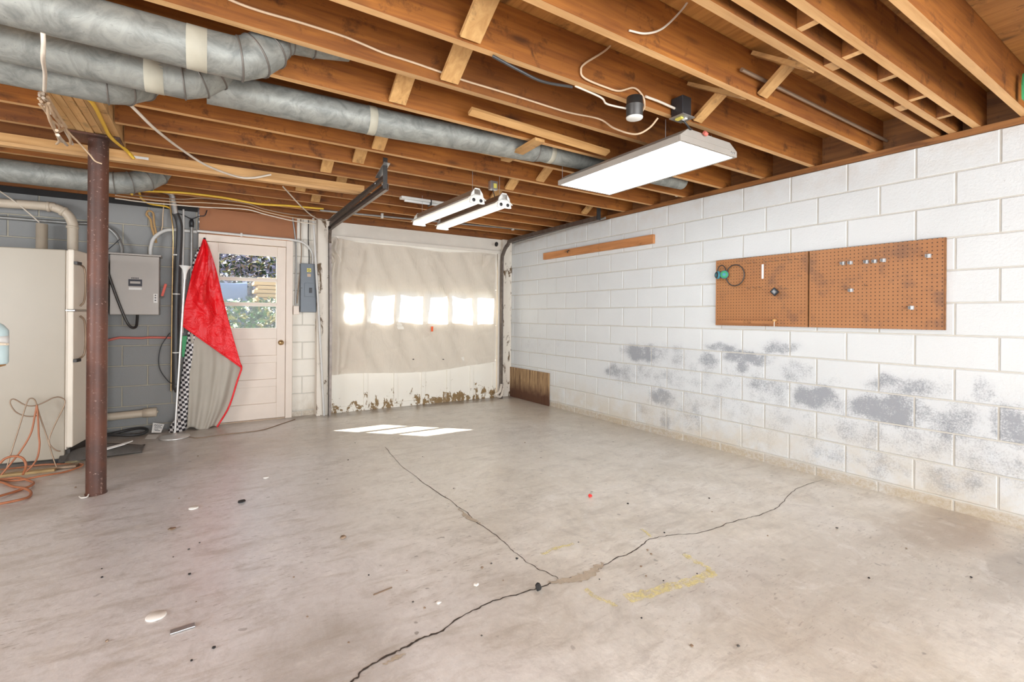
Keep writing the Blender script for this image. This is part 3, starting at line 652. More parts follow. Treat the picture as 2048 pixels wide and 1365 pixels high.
# ================================================================== DUCTS
def arc3(pts, n=5): return smooth_path(pts, n)
def duct(name, label, path, r, seams, tapes, parent_group='round ducts under the joists'):
    t = thing(name, label, 'duct', path[0], parent_group)
    MB().tube(path, r, 36).build('pipe', 'duct_metal', t)
    for (c, d, rr) in seams:
        MB().lathe([(rr-.002, -.004), (rr+.0035, -.003), (rr+.0035, .003), (rr-.002, .004)], c, d, 36).build('seam', 'seam_dark', t)
    for (c, d, rr, wd) in tapes:
        MB().lathe([(rr+.0005, -wd/2), (rr+.0015, -wd/2+.001), (rr+.0015, wd/2-.001), (rr+.0005, wd/2)], c, d, 36).build('tape_band', 'duct_tape', t)
    return t
def make_duct(label, y, z, xe, r, el, radii, tape_x):
    # straight run, gored elbow rising into the joist bay, tapering collar
    path = [Vector((-5.15, y, z)), Vector((-2, y, z)), Vector((xe-.14, y, z))]+[Vector(p) for p in el]
    R_ = [r, r]+radii; R_ = (R_+[radii[-1]]*9)[:len(path)]
    seams = [(path[i], (path[i+1]-path[i-1]).normalized(), R_[i]*1.015) for i in range(3, len(path)-1)]
    return duct('round_duct', label, path, R_, seams, [(Vector((tape_x, y, z)), Vector((1, 0, 0)), r, .07)] if tape_x is not None else [])
make_duct('uppermost and nearest galvanised duct, with a gored elbow turning up between the joists', 2.325, 2.28, .10, .083, [(.10, 2.325, 2.283), (.16, 2.33, 2.315), (.215, 2.345, 2.37), (.25, 2.36, 2.42), (.30, 2.37, 2.452), (.40, 2.38, 2.462), (.56, 2.385, 2.49)], [.083, .086, .086, .082, .07, .06, .055, .05], -.05)
make_duct('middle galvanised duct with a tape band and elbow, behind the nearest duct', 2.68, 2.28, -.11, .080, [(-.11, 2.68, 2.283), (-.05, 2.68, 2.305), (.005, 2.68, 2.35), (.05, 2.68, 2.41), (.09, 2.68, 2.47), (.13, 2.68, 2.53)], [.080, .083, .083, .08, .07, .06, .055], -.215)
make_duct('lowest of the three galvanised ducts at upper left, its elbow ends above the post beam', 2.95, 2.28, -.42, .078, [(-.42, 2.95, 2.282), (-.36, 2.97, 2.30), (-.30, 3.02, 2.35), (-.26, 3.08, 2.42), (-.23, 3.10, 2.50)], [.078, .081, .08, .076, .07, .06], None)
yl = 2.80
path = [Vector((-.02, yl, 2.325)), Vector((.9, yl, 2.346)), Vector((1.95, yl, 2.392)), Vector((2.03, yl, 2.397)), Vector((3.6, yl, 2.43))]
duct('round_duct', 'long straight galvanised duct running between joists toward the large light', path, [.08, .08, .076, .068, .068], [(Vector((1.97, yl, 2.394)), Vector((1, 0, 0)), .075)], [(Vector((.79, yl, 2.3435)), Vector((1, 0, .02)), .0805, .045), (Vector((2.10, yl, 2.3985)), Vector((1, 0, 0)), .0685, .04)])
# lower left duct
path = [Vector((-5.15, 5.0, 2.255)), Vector((-.80, 5.0, 2.255)), Vector((-.66, 5.0, 2.258)), Vector((-.56, 5.01, 2.28)), Vector((-.46, 5.05, 2.325)), Vector((-.39, 5.09, 2.39)), Vector((-.35, 5.12, 2.48))]
duct('round_duct', 'lower galvanised duct behind the steel post ending in a gored elbow above the grey wall', path, [.086]*7, [(path[i], (path[i+1]-path[i-1]).normalized(), .088) for i in range(2, 6)], [(Vector((-.78, 5.0, 2.255)), Vector((1, 0, 0)), .087, .03)])

# ================================================================== LIGHTS
# large troffer
X0, X1, Y0, Y1, ZL = 2.276, 2.825, 1.778, 2.918, 2.22
lt = thing('ceiling_light', 'large rectangular fluorescent ceiling light with glowing white lens, hung under the joists', 'ceiling light', ((X0+X1)/2, (Y0+Y1)/2, ZL))
b = MB()
for (a, c, d, e) in ((X0, X1, Y0, Y0+.018), (X0, X1, Y1-.018, Y1), (X0, X0+.018, Y0+.018, Y1-.018), (X1-.018, X1, Y0+.018, Y1-.018)): b.box(a, c, d, e, ZL, ZL+.035)
b.build('frame', 'fixture_metal', lt, bevel=.002)
MB().box(X0+.018, X1-.018, Y0+.018, Y1-.018, ZL+.002, ZL+.008).build('lens', 'lens_light', lt)
b = MB(); q = [(X0+.0, Y0), (X1, Y0), (X1, Y1), (X0, Y1)]; ins = .07
lo = [Vector((X0, Y0, ZL+.035)), Vector((X1, Y0, ZL+.035)), Vector((X1, Y1, ZL+.035)), Vector((X0, Y1, ZL+.035))]
hi = [Vector((X0+ins, Y0+.004, ZL+.082)), Vector((X1-ins, Y0+.004, ZL+.082)), Vector((X1-ins, Y1-.004, ZL+.082)), Vector((X0+ins, Y1-.004, ZL+.082))]
b.add(lo+hi, [(0, 1, 5, 4), (1, 2, 6, 5), (2, 3, 7, 6), (3, 0, 4, 7), (4, 5, 6, 7), (3, 2, 1, 0)]); b.build('housing', 'fixture_metal', lt, bevel=.001)
for (x, y) in ((X0+.05, Y0+.15), (X1-.05, Y0+.15), (X0+.02, Y1-.03), (X1-.05, Y1-.15)): MB().tube([(x, y, ZL+.036), (x, y, ZJ+.03)], .002, 6).build('hanger_wire', 'galv_small', lt)
for x in (X1-.06, X1-.035): MB().lathe([(0, 0), (.006, 0), (.006, .003), (0, .003)], (x, Y0-.003, ZL+.02), (0, 1, 0), 10).build('screw', 'galv_small', lt)
MB().tube(smooth_path([(2.40, Y0+.02, 2.315), (2.36, Y0+.0, 2.30), (2.32, Y0-.01, 2.31), (2.285, 1.775, 2.34)], 5), .006, 8).build('black_cord', 'black_plastic', lt)
wire('red_connector', [(2.47, Y0-.014, 2.30), (2.495, Y0-.014, 2.292)], .012, 'red_line', None, '', parent=lt)
# paired strip lights
def strip_light(x0, x1, y0, y1, z, label):
    t = thing('strip_light', label, 'strip light', ((x0+x1)/2, (y0+y1)/2, z), 'paired shop strip lights')
    A = Vector((x0, y0, z)); B_ = Vector((x1, y1, z)); d = (B_-A).normalized(); s_ = d.cross(Vector((0, 0, 1)))
    # reflector: gull-wing sheet
    prof = [(-.085, .030), (-.080, .028), (-.03, .062), (.03, .062), (.080, .028), (.085, .030), (.032, .070), (-.032, .070)]
    b = MB(); vs = [A+s_*p+Vector((0, 0, q)) for p, q in prof]+[B_+s_*p+Vector((0, 0, q)) for p, q in prof]; n = len(prof)
    b.add(vs, [(i, (i+1) % n, (i+1) % n+n, i+n) for i in range(n)]+[tuple(range(n)), tuple(range(n, 2*n))]); b.build('reflector', 'fixture_white', t)
    MB().bar(A+Vector((0, 0, .09)), B_+Vector((0, 0, .09)), .055, .04).build('ballast_channel', 'wire_brown', t)
    for k in (-.033, .033):
        MB().tube([A+d*.02+s_*k+Vector((0, 0, .022)), B_-d*.02+s_*k+Vector((0, 0, .022))], .0135, 16).build('tube_lamp', 'tube_light', t)
    for P_, sg in ((A, 1), (B_, -1)):
        q = P_; poly = [(-.07, .0), (-.05, -.004), (.05, -.004), (.07, .0), (.05, .08), (.02, .12), (-.02, .12), (-.05, .08)]
        e = MB().prism([q+s_*p+Vector((0, 0, r_)) for p, r_ in poly], d*.012*sg).build('end_plate', 'fixture_white', t)
        for k in (-.033, .033): MB().lathe([(0, 0), (.014, 0), (.014, .004), (0, .004)], q+s_*k+Vector((0, 0, .022))-d*sg*.004, d, 12).build('socket', 'black_plastic', e)
    for P_ in (A+d*.08, B_-d*.08): MB().tube([P_+Vector((0, 0, .11)), Vector((P_.x, P_.y, ZJ+.02))], .0016, 6).build('hanging_chain', 'galv_small', t)
strip_light(1.805, 1.770, 3.36, 4.53, 2.105, 'white strip light with two tubes, left one of the pair near the garage door')
strip_light(2.066, 2.055, 3.37, 4.60, 2.105, 'white strip light with two tubes, right one of the pair near the garage door')
# unlit batten in front of the ledger
t = thing('light_batten', 'single shiny reflector strip fixed along the joists behind the garage track', 'strip light', (1.9, 4.49, 2.35))
MB().box(1.56, 2.23, 4.445, 4.515, 2.335, 2.36).build('reflector', 'fixture_white', t, bevel=.004); MB().tube([(1.60, 4.48, 2.325), (2.19, 4.48, 2.325)], .012, 14).build('tube_lamp', 'tube_unlit', t)
MB().box(1.86, 1.868, 4.435, 4.525, 2.305, 2.36).build('clip', 'dark_metal', t)
# black junction box, round box, small box
t = thing('junction_box', 'black square junction box on the joist above the near end of the large light', 'electrical box', (2.268, 1.77, 2.40))
MB().box(2.235, 2.312, 1.735, 1.815, 2.345, 2.455).build('box', 'black_plastic', t, bevel=.004)
MB().box(2.222, 2.325, 1.722, 1.818, 2.338, 2.344).build('cover_plate', 'track_grey', t); MB().box(2.24, 2.262, 1.75, 1.79, 2.328, 2.337).build('terminal', 'label_yellow', t); MB().box(2.272, 2.29, 1.745, 1.77, 2.330, 2.337).build('terminal', 'white_plastic', t)
t = thing('round_box', 'round dark metal box with white cap hanging left of the black junction box', 'electrical box', (1.935, 1.79, 2.30))
c = onY(1269, 231, 1.76); c = Vector((c.x, 1.76, 2.250))
MB().lathe([(0, 0), (.040, 0), (.043, .004), (.043, .055), (.047, .058), (.047, .062), (.043, .066), (.041, .105), (0, .107)], c, seg=32).build('housing', 'dark_metal', t)
MB().lathe([(0, -.012), (.03, -.011), (.042, -.006), (.044, 0.0), (.0, .002)], c, seg=32).build('cap', 'fixture_white', t)
t = thing('metal_box', 'small metal junction box on the joist above the right strip light', 'electrical box', (2.07, 3.73, 2.4))
p = onY(984, 373, 3.735)
MB().box(p.x-.03, p.x+.045, 3.705, 3.75, p.z-.035, p.z+.045).build('box', 'galv_small', t, bevel=.003); MB().box(p.x+.0, p.x+.03, 3.700, 3.7045, p.z-.02, p.z+.02).build('sticker', 'label_yellow', t)
MB().tube(smooth_path([(p.x, 3.72, p.z-.035), (p.x+.015, 3.71, p.z-.10), (p.x+.0, 3.68, p.z-.15), (p.x-.07, 3.60, p.z-.17)], 5), .004, 8).build('black_cord', 'black_plastic', t)
# bare bulb bracket on the sill
t = thing('bulb_socket', 'small clear bulb on a dark bracket at the top of the white wall', 'bulb', (3.75, 2.6, 2.33))
p = onW(1347, 385, .06)
MB().bar(p+Vector((0, 0, .05)), p+Vector((0, 0, -.02)), .03, .006, up=(1, 0, 0)).build('bracket', 'dark_metal', t)
q = onW(1354, 387, .05)
MB().lathe([(0, -.035), (.018, -.028), (.022, -.01), (.016, .015), (.011, .03), (.011, .045), (0, .046)], q, seg=18).build('bulb', 'clear_bulb', t)

# ================================================================== RIGHT WALL ITEMS
U = Vector((WSL, 1, 0)).normalized(); Nw = Vector((-1, WSL, 0)).normalized()
def wallbox(ya, yb, z0, z1, n0, n1, name, mat, parent=None, bevel=0, b=None, z0b=None, z1b=None):
    pts = [Wp(ya, z0)+Nw*n0, Wp(yb, z0 if z0b is None else z0b)+Nw*n0, Wp(yb, z1 if z1b is None else z1b)+Nw*n0, Wp(ya, z1)+Nw*n0]
    mb = b or MB(); mb.prism(pts, Nw*(n1-n0))
    return mb if b is not None else mb.build(name, mat, parent, bevel)
bl = onW(1088, 520, .02); br = onW(1308, 487, .02); tl = onW(1088, 507, .02)
o = wallbox(bl.y, br.y, bl.z, tl.z, .002, .035, 'wall_board', 'board_wood', None, .003, None, br.z, onW(1308, 469, .02).z)
tag(o, 'rough brown board fixed high on the white block wall near the garage door', 'board')
o2 = MB(); a = Wp(bl.y, tl.z+.002)+Nw*.03
pts = [a+U*(-(bl.y-br.y)*t_)+Vector((0, 0, .004*math.sin(t_*60)-.012)) for t_ in [i/24 for i in range(1, 23)]]
o2.tube(pts, .003, 6).build('string', 'wire_brown', o)
p = onW(1138, 501, .04); MB().tube([p, p+Nw*.03+Vector((0, 0, -.015)), p+Nw*.02+Vector((0, 0, -.035))], .006, 8).build('hook', 'black_stain_metal', o)
o = wallbox(onW(1100, 744).y, YB-.06, .0, .44, .004, .022, 'plywood_sheet', 'stained_plywood', None, .001); tag(o, 'dark water-stained plywood sheet leaning at the foot of the white wall by the garage door', 'plywood')
# pegboards
PB = []
for nm, (l, r_) in (('L', (1432.5, 1616.5)), ('R', (1619.5, 1890))):
    TL = onW(l, 522.5 if nm == 'L' else 503.5, .02); BL = onW(l, 651.5 if nm == 'L' else 653, .02); TR = onW(r_, 505 if nm == 'L' else 478, .02)
    lab = ('left pegboard panel, smaller, with headphones and ring hanging on it', 'right pegboard panel, wider, with silver spring clips')[nm == 'R']
    t = thing('pegboard', lab, 'pegboard', Wp(TR.y, BL.z))
    z0, z1 = (1.131, 1.716)
    wallbox(TR.y, TL.y, z0, z1, .018, .024, 'panel', 'pegboard_brown', t)
    b = MB(); wallbox(TR.y, TL.y, z0, z0+.02, .001, .0175, '', '', b=b); wallbox(TR.y, TL.y, z1-.02, z1, .001, .0175, '', '', b=b); wallbox(TR.y, TR.y+.02, z0+.02, z1-.02, .001, .0175, '', '', b=b); wallbox(TL.y-.02, TL.y, z0+.02, z1-.02, .001, .0175, '', '', b=b)
    b.build('batten_frame', 'plate_wood', t)
    e = wallbox(TR.y-.004, TR.y, z0, z1, .001, .026, 'edge_strip', 'plate_wood', t)
    PB.append((TR.y, TL.y, z0, z1))
PN = .024
def peg_hook(x, y, label, group, L=.045):
    p = onW(x, y, PN+.004); t = MB().tube([p+Nw*(-.008), p+Nw*.004, p+Nw*L, p+Nw*(L+.008)+Vector((0, 0, .012))], .0022, 8).build('peg_hook', 'wire_brown'); tag(t, label, 'hook', group)
for x, y in ((1499, 531), (1512, 530), (1534, 527.5), (1546, 527.5), (1557, 526), (1570, 525), (1583, 524), (1596, 523)): peg_hook(x, y-4, 'thin wire hook in the upper row of the left pegboard', 'upper row of wire hooks on the left pegboard')
for x, y in ((1500, 582), (1512, 581), (1523, 580)): peg_hook(x, y-4, 'thin wire hook in the lower cluster of the left pegboard', 'lower cluster of wire hooks on the left pegboard')
peg_hook(1603, 553, 'single wire hook near the right edge of the left pegboard', None); peg_hook(1577, 578, 'single wire hook right of the small black square', None)
peg_hook(1735, 572, 'single dark double hook at the middle of the right pegboard', None)
CL = ['leftmost silver spring clip in the top row of the right pegboard', 'second silver spring clip in the top row of the right pegboard', 'third silver spring clip in the top row of the right pegboard', 'fourth silver spring clip in the top row of the right pegboard',
      'last and darker spring clip in the top row of the right pegboard', 'lone silver clip near the top right corner of the right pegboard', 'small silver clip at mid height on the left half of the right pegboard', 'lone clip low on the right half of the right pegboard']
for (x, y), lab in zip(((1687, 527), (1702, 526), (1734, 524), (1750.5, 523), (1768, 521), (1858, 512), (1703, 581), (1824, 616)), CL):
    p = onW(x, y, PN+.004); t = thing('spring_clip', lab, 'clip', p, 'silver spring clips on the right pegboard')
    MB().bar(p+Nw*.0+Vector((0, 0, .012)), p+Nw*.0+Vector((0, 0, -.012)), .022, .003, up=Nw).build('back_plate', 'galv_small', t)
    for sg in (-1, 1): MB().bar(p+U*sg*.008+Nw*.002, p+U*sg*.012+Nw*.028, .02, .002, up=U).build('jaw', 'galv_small', t)
    MB().tube([p+Vector((0, 0, .012))+Nw*.001, p+Vector((0, 0, .026))+U*.02+Nw*.006], .0018, 6).build('tang', 'wire_brown', t)
# ring, headphones, white stick, black square, rail
c = onW(1470, 551, PN+.018); r1 = .082
ring = [c+U*(r1*1.02*math.cos(a))+Vector((0, 0, r1*math.sin(a)*1.12)) for a in [i*2*math.pi/36 for i in range(37)]]
tag(MB().tube(ring, .0045, 8).build('cable_ring', 'black_hose'), 'large thin black ring of cable hanging on the left pegboard', 'cable')
t = thing('headphones', 'teal and black earmuff headphones hanging at the left corner of the left pegboard', 'headphones', onW(1443, 555, .05))
c = onW(1443, 540, PN+.035)
band = [c+U*(.04*math.cos(a))+Vector((0, 0, .06*math.sin(a)-.02)) for a in [i*math.pi/14 for i in range(15)]]
MB().tube(band, .0045, 8).build('headband', 'black_plastic', t)
for sg, mt in ((1, 'teal'), (-1, 'teal')):
    q = c+U*(sg*.030)+Vector((0, 0, -.045))+Nw*.006; e = MB().lathe([(0, -.018), (.026, -.016), (.035, -.006), (.036, .006), (.026, .017), (0, .02)], q, (Nw+U*sg*.55), 24).build('ear_cup', mt, t)
    MB().lathe([(.016, .0205), (.026, .018), (.030, .013)], q, (Nw+U*sg*.55), 24).build('cup_ring', 'green_cloth' if sg < 0 else 'black_plastic', e)
a = onW(1525.5, 529, PN+.012); tag(MB().bar(a, a+Vector((0, 0, -.12)), .016, .004, up=Nw).build('label_strip', 'paper'), 'narrow white strip hanging from the upper hooks of the left pegboard', 'strip')
c = onW(1550, 584, PN+.022)
t = thing('thermostat', 'small black square device hung diagonally on the left pegboard', 'device', c)
D1 = (U+Vector((0, 0, 1.0))).normalized(); D2 = (U-Vector((0, 0, 1.0))).normalized(); hs = .027
MB().prism([c+D1*hs+D2*hs*.9, c+D1*hs-D2*hs*.9, c-D1*hs-D2*hs*.9, c-D1*hs+D2*hs*.9], Nw*.014).build('body', 'black_plastic', t, bevel=.002)
c2 = c+Nw*.0145
MB().prism([c2+D1*.018+D2*.016, c2+D1*.018-D2*.016, c2-D1*.018-D2*.016, c2-D1*.018+D2*.016], Nw*.0008).build('screen', 'breaker_grey', t)
for k in (-.008, 0, .008): MB().bar(c2+D1*k-D2*.009+Nw*.001, c2+D1*k+D2*.009+Nw*.001, .0025, .0006, up=Nw).build('marking', 'paper', t)
a, c = onW(1437, 643.5, PN+.012), onW(1548, 645, PN+.012)
t = thing('wooden_rail', 'reddish wooden rail along the bottom edge of the left pegboard', 'rail', a)
MB().bar(a+Nw*.004, c+Nw*.004, .032, .026, up=Vector((0, 0, 1))).build('rail', 'board_wood', t); q = onW(1551, 641, PN+.02)
MB().lathe([(0, 0), (.009, 0), (.010, .05), (0, .052)], q-Nw*.015, Nw, 14).build('peg', 'pale_pine', t)
MB().tube([q+Nw*.02+Vector((0, 0, -.005)), q+Nw*.02+Vector((0, 0, -.05))], .003, 8).build('cord_end', 'cable_bright', t)

# ================================================================== ENTRY DOOR (door_1)
YD = YB-.035
d1 = bpy.data.objects.new('door_1', None); C.objects.link(d1); d1.location = (.35, YD, 0); struct(d1)
DX0, DX1, DZ = -.035, .742, 1.975
wz = [(1.598, 1.868), (1.321, 1.578), (1.035, 1.298)]; WXa, WXb = .075, .652
b = MB(); T = .04
b.box(DX0, WXa, YD, YD+T, .012, DZ); b.box(WXb, DX1, YD, YD+T, .012, DZ); b.box(WXa, WXb, YD, YD+T, 1.868, DZ); b.box(WXa, WXb, YD, YD+T, 1.578, 1.598); b.box(WXa, WXb, YD, YD+T, 1.298, 1.321)
rails = [.012, .185, .375, .460, .648, .730, .920, 1.035]
for a, c in ((.012, .185), (.375, .460), (.648, .730), (.920, 1.035)): b.box(WXa, WXb, YD, YD+T, a, c)
for a, c in ((.185, .375), (.460, .648), (.730, .920)): b.box(WXa, WXb, YD+.014, YD+T-.014, a, c)
b.build('door_slab', 'cream_door', d1, bevel=.003)
for (a, c) in wz:
    pane = MB().box(WXa, WXb, YD+.018, YD+.021, a, c).build('pane', 'window_glass', d1)
    fr = MB()
    for bx in ((WXa, WXb, a, a+.01), (WXa, WXb, c-.01, c), (WXa, WXa+.01, a+.01, c-.01), (WXb-.01, WXb, a+.01, c-.01)): fr.box(bx[0], bx[1], YD+.004, YD+.017, bx[2], bx[3])
    fr.build('glazing_bead', 'white_paint', d1)
k = MB().lathe([(0, .0), (.030, 0), (.030, .004), (.012, .008), (.011, .03), (.022, .038), (.027, .05), (.022, .062), (0, .066)], (.695, YD-.0005, .875), (0, -1, 0), 24).build('knob', 'brass', d1)
b = MB(); b.box(.744, .815, YD-.02, YB+.05, 0, 2.052); b.box(-.105, -.037, YD-.02, YB+.05, 0, 2.052); b.box(-.037, .744, YD-.02, YB+.05, 1.98, 2.052)
struct(b.build('trim_7', 'cream_door', bevel=.004))
struct(MB().box(-.04, .745, YD-.005, YD+.06, -.001, .010).build('trim_8', 'wire_brown'))

# ================================================================== GARAGE DOOR (door_2)
YG = 6.03
d2 = bpy.data.objects.new('door_2', None); C.objects.link(d2); d2.location = (2.38, YG, 0); struct(d2)
GX0, GX1 = 1.20, 3.575
panes = [(1.314, 1.600), (1.677, 2.002), (2.052, 2.378), (2.438, 2.749), (2.806, 3.113), (3.173, 3.482)]
PZ0, PZ1 = 1.115, 1.525
secs = [(.0, .545), (.549, 1.055), (1.059, 1.580), (1.584, 2.125)]
for si, (a, c) in enumerate(secs):
    b = MB()
    if si == 2:
        b.box(GX0, GX1, YG, YG+.035, a, PZ0); b.box(GX0, GX1, YG, YG+.035, PZ1, c); xs = GX0
        for p0, p1 in panes: b.box(xs, p0, YG, YG+.035, PZ0, PZ1); xs = p1
        b.box(xs, GX1, YG, YG+.035, PZ0, PZ1)
    else:
        b.box(GX0, GX1, YG+.012, YG+.035, a, c); st = [GX0, 1.64, 2.03, 2.41, 2.78, 3.145, GX1-.05]
        for x in st: b.box(x, x+.05, YG-.004, YG+.012, a, c)
        b.box(GX0+.05, GX1-.05, YG-.002, YG+.0119, a, a+.07); b.box(GX0+.05, GX1-.05, YG-.002, YG+.0119, c-.04, c)
    b.build('door_section', 'peeling_paint', d2, bevel=.002)
for p0, p1 in panes: MB().box(p0, p1, YG+.016, YG+.019, PZ0, PZ1).build('pane', 'window_glass', d2)
MB().box(GX0, GX1, YG-.005, YG+.035, -.001, .0).build('seal', 'rubber_dark', d2) if False else None
# jambs
struct(MB().box(1.07, 1.195, YG-.075, YB+.02, 0, 2.34).build('trim_9', 'jamb_paint', bevel=.004))
struct(MB().box(3.665, Wp(6, 0).x-.001, YG-.02, YB+.06, 0, 2.34).build('trim_10', 'jamb_paint', bevel=.004))
struct(MB().box(3.585, 3.66, YG-.03, YB+.06, 0, 2.13).build('trim_11', 'white_paint', bevel=.004))
struct(MB().box(GX0-.02, 3.66, YG-.012, YG+.03, 2.12, 2.165).build('trim_12', 'white_paint', bevel=.003))

# sheet hung over the garage door
rs = random.Random(4)
ph = [rs.uniform(0, 6.28) for _ in range(12)]
def sheetfn(u, v):
    # u 0..1 left to right, v 0..1 bottom to top
    xl = 1.205+.035*math.sin(v*3)+(.09*max(0, v-.7)/.3); x = xl+(3.545-xl)*u
    zb = .455+.02*math.sin(u*7+1)+.05*u**3; zt = 2.132-.035*math.sin(u*math.pi)-.012*math.sin(u*math.pi*4)-.02*u
    z = zb+(zt-zb)*v
    y = YG-.024-.009*math.sin(u*21+ph[0]+v*2.5)*(1-v*.3)-.008*math.sin(u*37+v*6+ph[1])-.012*math.sin(v*9+u*4)*(.3+.7*(1-u))-.006*math.sin(u*60+v*22)*(.3+.7*math.sin(v*7+u*5)**2)-.007*max(0, math.sin((u*2.2+v*1.1)*14))**6-.006*max(0, math.sin((v*2.6-u*1.3)*11+1))**8
    dx = x-(xl+.10-v*.05); fold = math.exp(-(dx/.025)**2)*.03; dx2 = x-(xl+.35-(2.1-z)*.12); fold += math.exp(-(dx2/.03)**2)*.014*(v > .05)
    return (x, y-fold-.006*math.sin(z*30+u*9)*(1 if u < .2 else .25), z)
st_ = thing('drop_cloth', 'creased off-white cotton sheet hung over the garage door and its windows', 'cloth', (2.4, YG-.04, 1.3))
MB().grid(sheetfn, 130, 80).build('sheet', 'sheet_cotton', st_)
def foldfn(u, v):
    x, y, z = sheetfn(u*.175+.002*math.sin(v*20), v*.985+.01)
    return (x+.004*math.sin(v*17)*u, y-.014-.012*math.sin(u*8+v*3)*u, z)
MB().grid(foldfn, 30, 70).build('folded_edge', 'sheet_cotton', st_)
b = MB(); b.grid(lambda u, v: (1.215+.10*u+.02*math.sin(v*9), YG-.065-.03*math.sin(u*7+v*5), 1.80+.31*v+.03*math.sin(u*3)), 14, 18); b.build('bunched_corner', 'sheet_cotton', st_)
b = MB(); b.grid(lambda u, v: (3.30+.16*u*v+.04*v, YG-.062-.012*math.sin(u*6+v*4), 2.10-.22*(1-v)*u-.02), 8, 10); b.build('torn_flap', 'sheet_cotton', st_)
tag(MB().box(2.514, 2.545, YG-.068, YG-.066, .985, 1.052).build('orange_tag', 'orange_tag'), 'small orange tag pinned on the sheet below the windows', 'tag')
for x, z in ((2.70, .60), (2.27, .62)): tag(debris(700, 1000, .012, 'black_stain_metal', 'burr', 'x', 'y', 55+int(x*10), .5), 'black spot stuck on the lower part of the sheet, %s' % ('right one' if x > 2.5 else 'left one'), 'spot').location = (x, YG-.06, z)

# tracks
def ctrack(path, name, label, mat, side):
    t = thing(name, label, 'track', path[0])
    P = smooth_path(path, 6)
    b = MB(); s_ = Vector((side, 0, 0))
    n = len(P); rings = []
    for i, p in enumerate(P):
        tn = (P[min(i+1, n-1)]-P[max(i-1, 0)]).normalized(); nn = tn.cross(s_).normalized()
        rings.append([p-nn*.026+s_*.028, p-nn*.026, p+nn*.026, p+nn*.026+s_*.028, p+nn*.023+s_*.028, p+nn*.023+s_*.003, p-nn*.023+s_*.003, p-nn*.023+s_*.028])
    vs = [q for r_ in rings for q in r_]; b.add(vs, [(i*8+k, i*8+(k+1) % 8, (i+1)*8+(k+1) % 8, (i+1)*8+k) for i in range(n-1) for k in range(8)])
    b.add(rings[0], [tuple(range(8))]); b.add(rings[-1], [tuple(range(8))]); b.build('rail', mat, t); return t
xt = 1.205
t = ctrack([(1.225, 5.915, .0), (1.225, 5.915, 1.0), (1.215, 5.915, 1.95), (1.205, 5.88, 2.08), (1.185, 5.76, 2.175), (1.17, 5.55, 2.195), (1.165, 3.62, 2.195)], 'door_track', 'dark steel garage door track left of the sheet, curving to run under the joists', 'rust_track', -1)
MB().bar((1.15, 5.70, 2.235), (1.14, 3.64, 2.275), .004, .05).build('angle_iron', 'rust_track', t); MB().bar((1.125, 5.6, 2.255), (1.14, 3.64, 2.275), .045, .004).build('angle_iron_flange', 'rust_track', t)
MB().bar((1.14, 3.63, 2.18), (1.14, 3.63, 2.42), .035, .005, up=(0, 1, 0)).build('hanger_strap', 'dark_metal', t)
MB().bar((1.135, 3.79, 2.30), (1.145, 3.60, 2.375), .05, .006).build('top_bracket', 'galv_small', t)
for y in (3.66, 3.85): MB().lathe([(0, 0), (.009, 0), (.009, .006), (0, .006)], (1.13, y, 2.27 if y > 3.7 else 2.22), (-1, 0, 0), 10).build('bolt', 'galv_small', t)
t = ctrack([(3.60, 5.95, .0), (3.60, 5.95, 1.0), (3.60, 5.95, 1.95), (3.605, 5.92, 2.12), (3.62, 5.82, 2.235), (3.63, 5.6, 2.29), (3.66, 3.95, 2.31)], 'door_track', 'grey steel garage door track beside the white wall, curving along the wall top', 'rust_track', 1)
MB().tube([(3.70, 5.8, 2.255), (3.76, 3.95, 2.318)], .014, 10).build('conduit', 'track_grey', t)
MB().bar((3.64, 3.93, 2.28), (3.64, 3.93, 2.42), .05, .012, up=(0, 1, 0)).build('end_bracket', 'black_stain_metal', t)
MB().lathe([(0, 0), (.03, .0), (.034, .012), (.03, .024), (0, .024)], (3.50, 5.94, 2.245), (1, 0, 0), 18).build('pulley', 'black_stain_metal', t)
b = MB(); b.tube(smooth_path([(3.61, 5.93, .20), (3.56, 5.90, .10), (3.50, 5.91, .06), (3.58, 5.90, .03), (3.63, 5.91, .14)], 6), .018, 8); tag(b.build('rag', 'sheet_cotton'), 'yellowed crumpled rag at the foot of the right garage track', 'rag')
# leaning white pipe beside the panel
a, c = onY(626.5, 437, 5.93), onY(648, 831, 5.93)
tag(MB().tube([a, (a+c)/2+Vector((.004, 0, 0)), Vector((c.x, c.y, .003))], .0125, 12).build('standing_pipe', 'conduit_paint'), 'thin white conduit leaning upright left of the garage door track', 'conduit')

# ================================================================== ELECTRICAL
t = thing('breaker_box', 'dark blue-grey narrow breaker panel on the cream wall between the doors', 'electrical panel', (.985, YB-.05, 1.5))
MB().box(.893, 1.065, YB-.095, YB-.001, 1.228, 1.80).build('cabinet', 'breaker_grey', t, bevel=.004)
MB().box(.935, 1.045, YB-.104, YB-.0955, 1.41, 1.57).build('switch_plate', 'panel_grey', t, bevel=.002).data.materials[0] = MATS['breaker_grey']
MB().box(.985, 1.013, YB-.115, YB-.1045, 1.455, 1.515).build('switch', 'black_plastic', t, bevel=.002)
l1 = MB().box(.96, 1.005, YB-.0972, YB-.0955, 1.70, 1.745).build('yellow_label', 'label_yellow', t); l2 = MB().box(.963, 1.002, YB-.0972, YB-.0955, 1.645, 1.68).build('dark_label', 'wire_brown', t)
pts = [Vector((.9825+.013*math.cos(a), YB-.0978, 1.7225+.013*math.sin(a))) for a in [i*math.pi/8 for i in range(3, 17)]]; MB().tube(pts+[Vector((.984, YB-.0978, 1.7225))], .003, 6).build('letter_mark', 'ink', l1)
for x in (.905, 1.055): MB().lathe([(0, 0), (.005, 0), (0, .003)], (x, YB-.0955, 1.51), (0, -1, 0), 8).build('screw', 'galv_small', t)
